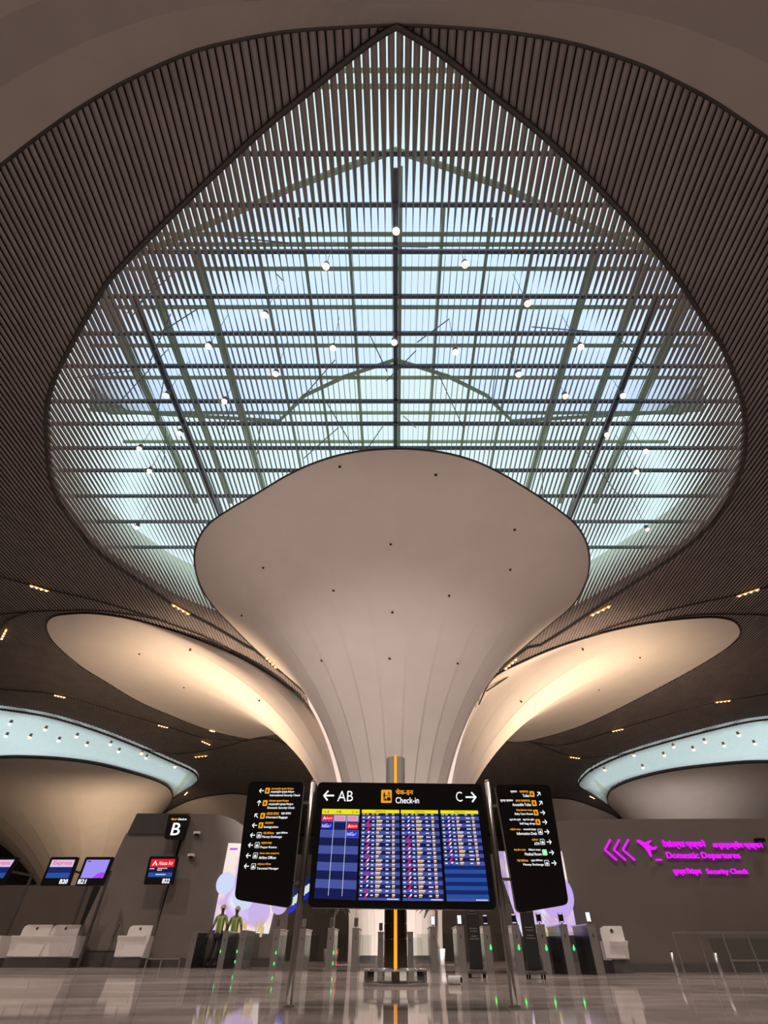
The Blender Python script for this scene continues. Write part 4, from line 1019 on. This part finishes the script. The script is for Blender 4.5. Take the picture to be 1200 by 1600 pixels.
def worker(x, Y, H, label, pose, face):
    e = empty('person', (x, Y, 0), label, 'person'); s = H/1.75
    def V_(a, b, c): return (x+a*s, Y+b*s, c*s)
    la, ra, lf, rf, lk, rk = pose['lh'], pose['rh'], pose['lf'], pose['rf'], pose['lk'], pose['rk']
    J = [(V_(0,0,.95), (.15,.11)), (V_(0,0,1.12), (.145,.10)), (V_(0,0,1.30), (.17,.11)), (V_(0,0,1.42), (.13,.09)), (V_(0,-.005,1.50), .055), (V_(0,-.015,1.57), (.068,.08)), (V_(0,-.015,1.66), (.078,.095)), (V_(0,-.01,1.72), (.06,.075))]
    E = [(0,1),(1,2),(2,3),(3,4),(4,5),(5,6),(6,7)]
    for sg, hnd in ((-1, la), (1, ra)):
        n = len(J); sh = (sg*.19, 0, 1.41); el = (sg*.27, .03, 1.13); hd = hnd; wr = (el[0]+(hd[0]-el[0])*.95, el[1]+(hd[1]-el[1])*.95, el[2]+(hd[2]-el[2])*.95)
        d = Vector(hd)-Vector(el); d.normalize()
        J += [(V_(*sh), .062), (V_(*el), .043), (V_(*wr), .028), (V_(*(Vector(wr)+d*.06)), (.038,.020))]; E += [(3,n),(n,n+1),(n+1,n+2),(n+2,n+3)]
        base = Vector(wr)+d*.075
        for q in range(4):
            m_ = len(J); o_ = Vector((0, (q-1.5)*.021, 0)); L = (.055,.07,.066,.05)[q]
            J += [(V_(*(base+o_)), .010), (V_(*(base+o_+d*L*.55+Vector((0,-.004,0)))), .009), (V_(*(base+o_+d*L+Vector((-sg*.012,-.004,0)))), .0075)]; E += [(n+3,m_),(m_,m_+1),(m_+1,m_+2)]
        m_ = len(J); tb = Vector(wr)+d*.04+Vector((0,-.035,0)); J += [(V_(*tb), .012), (V_(*(tb+d*.04+Vector((-sg*.008,-.018,0)))), .009)]; E += [(n+2,m_),(m_,m_+1)]
    for sg, kn, ft in ((-1, lk, lf), (1, rk, rf)):
        n = len(J); J += [(V_(sg*.09,0,.90), .09), (V_(*kn), .058), (V_(*ft), .04), (V_(ft[0],ft[1]-.02,.045), .042), (V_(ft[0]+pose['toe'][0],ft[1]+pose['toe'][1],.035), .036)]; E += [(0,n),(n,n+1),(n+1,n+2),(n+2,n+3),(n+3,n+4)]
    body = skinned('body', J, E, M['skin'], e, 1)
    hx = Vector(V_(0,-.015,1.63))
    mb = MB(); mb.lathe([(0,.018),(.012,.0),(.012,-.02),(0,-.022)], (hx.x+face*.02, hx.y-.095*s, hx.z), 8); mb.build('nose', M['skin'], body)
    for sg in (-1, 1): mb = MB(); mb.lathe([(0,.03),(.014,.0),(0,-.03)], (hx.x+sg*.082*s, hx.y, hx.z), 8); mb.build('ear', M['skin'], body)
    for sg in (-1, 1): mb = MB(); mb.box((hx.x+sg*.03+face*.015, hx.y-.088*s, hx.z+.02), (.02,.01,.01)); mb.build('eye', M['black'], body)
    mb = MB(); mb.box((hx.x+face*.015, hx.y-.088*s, hx.z-.055), (.04,.008,.008)); mb.build('mouth', M['trousers'], body)
    Jv = [(V_(0,0,.90), (.165,.135)), (V_(0,0,1.12), (.155,.125)), (V_(0,0,1.30), (.18,.135)), (V_(0,0,1.42), (.12,.095)), (V_(-.185,0,1.40), .070), (V_(-.255,.025,1.18), .056), (V_(.185,0,1.40), .070), (V_(.255,.025,1.18), .056)]
    vest = skinned('vest', Jv, [(0,1),(1,2),(2,3),(3,4),(4,5),(3,6),(6,7)], M['vest'], e, 2)
    mb = MB()
    for sg in (-1, 1): mb.box(V_(sg*.09,-.150,1.18), (.035*s,.012,.50*s))
    mb.build('reflective_band', M['vest_band'], vest)
    Jt = [(V_(0,0,.93), (.165,.12)), (V_(-.09,0,.86), .10), (V_(*lk), .072), (V_(lf[0],lf[1],.12), .056), (V_(.09,0,.86), .10), (V_(*rk), .072), (V_(rf[0],rf[1],.12), .056)]
    skinned('trousers', Jt, [(0,1),(1,2),(2,3),(0,4),(4,5),(5,6)], M['trousers'], e, 2)
    for ft in (lf, rf):
        t = pose['toe']; mb = MB(); a = Vector(V_(ft[0]-t[0]*.35, ft[1]-t[1]*.35, .05)); b = Vector(V_(ft[0]+t[0]*1.05, ft[1]+t[1]*1.05, .04)); mb.cyl((a.x,a.y,.0), (a.x,a.y,.11), .055, .05, 12); mb.bar((a.x,a.y,.04),(b.x,b.y,.035), .10, .075); mb.build('shoe', M['black_matte'], e)
    mb = MB(); mb.lathe([(.125,-.012),(.122,.0),(.108,.045),(.085,.085),(.045,.108),(0,.115)], (hx.x, hx.y+.005, hx.z+.055), 24); mb.lathe([(.108,-.002),(.14,-.012),(.135,-.016)], (hx.x, hx.y-.012, hx.z+.055), 24)
    mb.build('hard_hat', M['helmet'], e, True)
YW = 25.15
worker(at_Y(331, 1512, YW).x, YW, 1.84, 'worker in hi-vis vest and hard hat striding, left of the pair', dict(lh=(-.40,-.02,.86), rh=(.24,-.06,.90), lf=(-.20,.05,.09), rf=(.10,-.02,.09), lk=(-.10,-.04,.48), rk=(.12,-.05,.48), toe=(-.10,-.12)), -.3)
worker(at_Y(355, 1512, YW+.3).x, YW+.3, 1.80, 'worker in hi-vis vest and hard hat standing, right of the pair', dict(lh=(-.26,-.05,.88), rh=(.32,.0,.86), lf=(-.06,.03,.09), rf=(.10,0,.09), lk=(-.08,-.02,.48), rk=(.10,-.03,.48), toe=(.04,-.15)), .2)

# ------------------------------------------------------------------ lamps in the skylight
LAMPS = [(619,362),(509,417),(727,414),(413,493),(825,475),(325,542),(616,536),(520,545),(712,551),(908,543),(430,585),(811,586),(259,619),(350,628),(884,620),(974,619),(280,678),(949,680),(217,702),(1009,706),(233,737),(995,738),(213,825),(1012,828)]
NTH = ['leftmost','second','third','fourth','fifth','sixth','seventh','eighth','ninth','tenth','eleventh','twelfth']
def nth_label(i, n):
    if i < n/2: return 'leftmost' if i == 0 else NTH[i]+' from the left'
    j = n-1-i; return 'rightmost' if j == 0 else NTH[j]+' from the right'
def proto_tree(root, loc, **kw):
    r = root.copy(); COL.objects.link(r); r.location = loc
    for ch in list(root.children):
        c = ch.copy(); COL.objects.link(c); c.parent = r
        for g in ch.children: d = g.copy(); COL.objects.link(d); d.parent = c
    return setp(r, **kw)
def local_part(name, mb, m, parent): 
    o = mb.build(name, m); o.parent = parent; return o
sk = sorted(LAMPS, key=lambda p: p[0]); l0 = None
for i, (u, v) in enumerate(sk):
    p = at_Z(u, v, 18.36)
    lab = 'warm spotlight glowing between the main skylight slats, %s of all' % nth_label(i, len(sk))
    if l0 is None:
        l0 = empty('skylight_spotlight', (0, 0, 0)); 
        mb = MB(); mb.lathe([(.02,.34),(.11,.30),(.125,.07),(.11,.06)], (0,0,0), 16); local_part('housing', mb, M['steel_dark'], l0)
        mb = MB(); mb.lathe([(.0,-.06),(.08,-.04),(.12,.02),(.12,.06)], (0,0,0), 16); local_part('lens', mb, M['spot'], l0)
        mb = MB(); mb.cyl((0,0,.29),(0,0,3.2), .012, n=6); local_part('drop_rod', mb, M['steel_dark'], l0)
        l0.location = p; setp(l0, lab, 'lamp', 'warm spotlights in the main skylight')
    else: proto_tree(l0, p, label=lab, cat='lamp', group='warm spotlights in the main skylight')
# linear clusters of four lamps along the ceiling seams
CL = [((62,918),(15,4.5),'above the left petal tip'),((283,951),(14,8),'on the skylight edge left of the big petal'),((424,1034),(9,9),'in the slatted strip left of the big petal'),((94,1087),(9,2),'on the seam below the left petal tip'),((255,1134),(8,2),'on the seam under the left petal'),((322,1160),(7,3),'right end of the seam under the left petal'),((314,1181),(10,-1),'on the ceiling above the left direction sign'),((332,1141),(4,1),'on the lower edge of the left petal'),
      ((938,953),(16,-8),'on the skylight edge right of the big petal'),((1168,925),(18,-6),'near the right picture edge above the right petal'),((798,1036),(10,-9),'in the slatted strip right of the big petal'),((1129,1095),(12,-1.5),'on the seam below the right petal tip'),((965,1140),(9,-2),'on the seam under the right petal'),((898,1183),(8,1),'on the ceiling above the right direction sign'),((778,1161),(4,0),'on the right petal lower edge'),((925,1245),(4,2),'at the corner of the right far skylight'),((291,1239),(4,-4),'at the corner of the left far skylight'),((7,990),(6,-12),'at the left picture edge beside the left petal tip'),((1016,828),(3,2),'')]
for (u, v), (du, dv), where in CL[:-1]:
    a = hit(u-du, v-dv); b = hit(u+du, v+dv); c = (a+b)/2-Vector((0, 0, .06)); d = (b-a); L = d.length; d.normalize()
    e = empty('linear_downlight', tuple(c), 'amber linear downlight with four bulbs '+where, 'lamp', 'linear downlights along the ceiling seams')
    L = min(L, 2.2); mb = MB(); mb.bar(c-d*L/2, c+d*L/2, .12, .06); mb.build('housing', M['lampbar'], e)
    for k in range(4):
        p = c+d*L*((k+.5)/4-.5)-Vector((0, .0, .04)); mb = MB(); mb.lathe([(0,-.05),(.055,-.03),(.07,.02)], (p.x, p.y, p.z), 12); mb.build('bulb', M['lamp'], e)
# tiny lamps in the far skylights
FLS_L = [(15,1132),(70,1141),(9,1151),(46,1153),(91,1158),(119,1152),(135,1165),(172,1164),(185,1175),(221,1178),(228,1185),(273,1199)]
FRS_L = [(945,1204),(991,1181),(1038,1181),(1053,1168),(1084,1172),(1102,1160),(1132,1166),(1155,1150),(1180,1163),(1005,1200)]
for arr, side in ((FLS_L, 'left'), (FRS_L, 'right')):
    arr = sorted(arr); l1 = None
    for i, (u, v) in enumerate(arr):
        p = at_Z(u, v, ZC-.05); lab = 'tiny warm spotlight in the %s far skylight, %s of its dozen' % (side, nth_label(i, len(arr)))
        lab = lab.replace(' of its dozen', '')
        if l1 is None:
            l1 = empty('skylight_spotlight', (0, 0, 0)); mb = MB(); mb.lathe([(.02,.5),(.15,.45),(.16,.1)], (0,0,0), 10); local_part('housing', mb, M['steel_dark'], l1)
            mb = MB(); mb.lathe([(0,-.12),(.14,-.04),(.16,.1)], (0,0,0), 10); local_part('lens', mb, M['lamp'], l1)
            l1.location = p; setp(l1, lab, 'lamp', 'tiny spotlights in the %s far skylight' % side)
        else: proto_tree(l1, p, label=lab, cat='lamp', group='tiny spotlights in the %s far skylight' % side)
# sprinkler heads dotted on the petals
def on_grid(G, u, v):
    d = np.array(ray(u, v)); P = G-np.array([0, 0, EYE]); t = P@d/(d@d); q = np.linalg.norm(P-t[..., None]*d, axis=2)/t; i = np.unravel_index(np.argmin(q), q.shape); return Vector(G[i])
DOTS = [(Gc,540,737,'top left of the big petal'),(Gc,688,737,'top right of the big petal'),(Gc,803,822,'right part of the big petal'),(Gc,613,853,'middle of the big petal'),(Gc,409,890,'left part of the big petal'),(Gc,791,893,'right of the big petal centre'),(Gc,522,928,'left of the big petal centre'),(Gc,610,956,'big petal, below its centre'),(Gc,375,961,'lower left of the big petal'),(Gc,700,927,'big petal, below right of centre'),(Gc,610,1026,'lower big petal on its middle line'),(Gc,505,1035,'lower big petal, left side'),(Gc,716,1034,'lower big petal, right side'),(Gl,217,1023,'left petal, left of the glow'),(Gl,298,1014,'left petal, upper edge'),(Gl,288,1072,'left petal, lower glow'),(Gl,405,1095,'left petal, right of the glow'),(Gr,912,1014,'right petal, upper edge'),(Gr,1004,1028,'right petal, far end'),(Gr,934,1077,'right petal, in the glow'),(Gr,816,1098,'right petal, near the board')]
d0 = None
for G, u, v, where in DOTS:
    p = on_grid(G, u, v)-Vector((0, .05, .03)); lab = 'tiny dark sprinkler dot on the '+where if not where.startswith(('lower','left petal','right petal','big')) else 'tiny dark sprinkler dot, '+where
    if d0 is None:
        mb = MB(); mb.lathe([(.07,.03),(.07,-.01),(.03,-.03),(.03,-.06),(0,-.06)], (0,0,0), 12); d0 = mb.build('sprinkler', M['dark']); d0.location = p; o = d0
    else: o = d0.copy(); COL.objects.link(o); o.location = p
    setp(o, lab, 'sprinkler', 'sprinkler heads on the petals')

# ------------------------------------------------------------------ hall shell and lights
def shell(name, pts, off, m):
    mb = MB(); mb.prism(pts, off); return setp(mb.build(name, m), kind='structure')
shell('wall_back', [(-84,122,-.2),(84,122,-.2),(84,122,ZB),(-84,122,ZB)], (0,.3,0), M['wall_dark'])
shell('wall_front', [(-84,-32,-.2),(84,-32,-.2),(84,-32,ZB),(-84,-32,ZB)], (0,-.3,0), M['wall_dark'])
shell('wall_west', [(-84,-32,-.2),(-84,122,-.2),(-84,122,ZB),(-84,-32,ZB)], (-.3,0,0), M['wall_dark'])
shell('wall_east', [(84,-32,-.2),(84,122,-.2),(84,122,ZB),(84,-32,ZB)], (.3,0,0), M['wall_dark'])
fm = mat('floor_marble', (0.30, 0.265, 0.245), 0.09, noise=0.0)
nt = fm.node_tree; b = nt.nodes['Principled BSDF']; tc = nt.nodes.new('ShaderNodeTexCoord')
n1 = nt.nodes.new('ShaderNodeTexNoise'); n1.inputs['Scale'].default_value = 0.55; n1.inputs['Detail'].default_value = 8; n1.inputs['Distortion'].default_value = 1.6
mp = nt.nodes.new('ShaderNodeMapping'); mp.inputs['Scale'].default_value = (0.45, 1.3, 1)
nt.links.new(tc.outputs['Object'], mp.inputs[0]); nt.links.new(mp.outputs[0], n1.inputs['Vector'])
r = nt.nodes.new('ShaderNodeValToRGB'); r.color_ramp.elements[0].position = .32; r.color_ramp.elements[1].position = .68
r.color_ramp.elements[0].color = (.15,.125,.115,1); r.color_ramp.elements[1].color = (.38,.33,.305,1)
nt.links.new(n1.outputs['Fac'], r.inputs['Fac'])
br = nt.nodes.new('ShaderNodeTexBrick'); br.offset = 0.0; br.inputs['Scale'].default_value = 1.0
br.inputs['Brick Width'].default_value = 1.2; br.inputs['Row Height'].default_value = 1.2; br.inputs['Mortar Size'].default_value = 0.006
br.inputs['Color1'].default_value = (1,1,1,1); br.inputs['Color2'].default_value = (.86,.86,.86,1); br.inputs['Mortar'].default_value = (.45,.42,.4,1)
nt.links.new(tc.outputs['Object'], br.inputs['Vector'])
mx = nt.nodes.new('ShaderNodeMix'); mx.data_type = 'RGBA'; mx.blend_type = 'MULTIPLY'; mx.inputs[0].default_value = 1
nt.links.new(r.outputs['Color'], mx.inputs[6]); nt.links.new(br.outputs['Color'], mx.inputs[7]); nt.links.new(mx.outputs[2], b.inputs['Base Color'])
n2 = nt.nodes.new('ShaderNodeTexNoise'); n2.inputs['Scale'].default_value = 1.1
mr = nt.nodes.new('ShaderNodeMapRange'); mr.inputs[3].default_value = .025; mr.inputs[4].default_value = .07
nt.links.new(tc.outputs['Object'], n2.inputs['Vector']); nt.links.new(n2.outputs['Fac'], mr.inputs[0]); nt.links.new(mr.outputs[0], b.inputs['Roughness'])
b.inputs['Specular IOR Level'].default_value = 0.0
gl = nt.nodes.new('ShaderNodeBsdfGlossy'); gl.inputs['Color'].default_value = (1, .97, .95, 1); mxs = nt.nodes.new('ShaderNodeMixShader'); mxs.inputs[0].default_value = 0.5
nt.links.new(mr.outputs[0], gl.inputs['Roughness']); nt.links.new(b.outputs[0], mxs.inputs[1]); nt.links.new(gl.outputs[0], mxs.inputs[2]); nt.links.new(mxs.outputs[0], nt.nodes['Material Output'].inputs[0])
shell('floor', [(-84,-32,0),(84,-32,0),(84,122,0),(-84,122,0)], (0,0,-.2), fm)

def area(name, loc, target, size, power, col, spread=math.pi):
    l = bpy.data.lights.new(name, 'AREA'); l.shape = 'DISK'; l.size = size; l.energy = power; l.color = col; l.spread = spread
    o = bpy.data.objects.new(name, l); COL.objects.link(o); o.location = loc
    o.rotation_euler = (Vector(target)-Vector(loc)).to_track_quat('-Z', 'Y').to_euler(); return o
def spot(name, loc, target, power, col, ang=70, blend=.8, r=.3):
    l = bpy.data.lights.new(name, 'SPOT'); l.energy = power; l.color = col; l.spot_size = math.radians(ang); l.spot_blend = blend; l.shadow_soft_size = r
    o = bpy.data.objects.new(name, l); COL.objects.link(o); o.location = loc
    o.rotation_euler = (Vector(target)-Vector(loc)).to_track_quat('-Z', 'Y').to_euler(); return o
WARM = (1.0, .74, .50); COOL = (1.0, .90, .87); HALL = (1.0, .83, .73)
# up-lights washing side and far petals; big petal and column foot get added fill
spot('uplight_fill', (-15, 31, 5.6), (-15, 41, 17), 9000, WARM, 125)
spot('uplight_fill', (15, 31, 5.6), (15, 41, 17), 9000, WARM, 125)
spot('uplight_fill', (-7.5, 21.5, 4.2), (0, 31, 11), 1500, COOL, 110)  # pair of added fill spots, in place of floor bounce on the big petal
spot('uplight_fill', (7.5, 21.5, 4.2), (0, 31, 11), 1100, COOL, 110)
spot('uplight_fill', (-3.0, 29.5, .3), (0, 34, 2.5), 800, COOL, 120)  # pair of added spots brightening the column foot
spot('uplight_fill', (3.0, 29.5, .3), (0, 34, 2.5), 650, COOL, 120)
spot('uplight_fill', (-12.5, 9, 3.2), (-3, 22, 16), 1800, HALL, 62)  # pair of added spots out of view, brightening the upper big petal
spot('uplight_fill', (12.5, 9, 3.2), (3, 22, 16), 1450, HALL, 62)
spot('uplight_fill', (-38, 72, 5), (-46, 84, 17), 4800, WARM, 120)
spot('uplight_fill', (38, 72, 5), (46, 84, 17), 2300, COOL, 120)
# added warm general fill, standing in for the ceiling downlights
for x, y, p in ((-19,30,2500),(19,30,2500),(-9,10,2500),(9,10,2500),(-20,16,2500),(20,16,2500),(-32,48,3000),(32,48,3000),(-60,96,4000),(60,96,4000),(0,4,2200),(-22,-12,2500),(22,-12,2500),(0,-14,2500)):
    spot('downlight', (x, y, 17.6), (x, y, 0), p*1.9, HALL, 130)
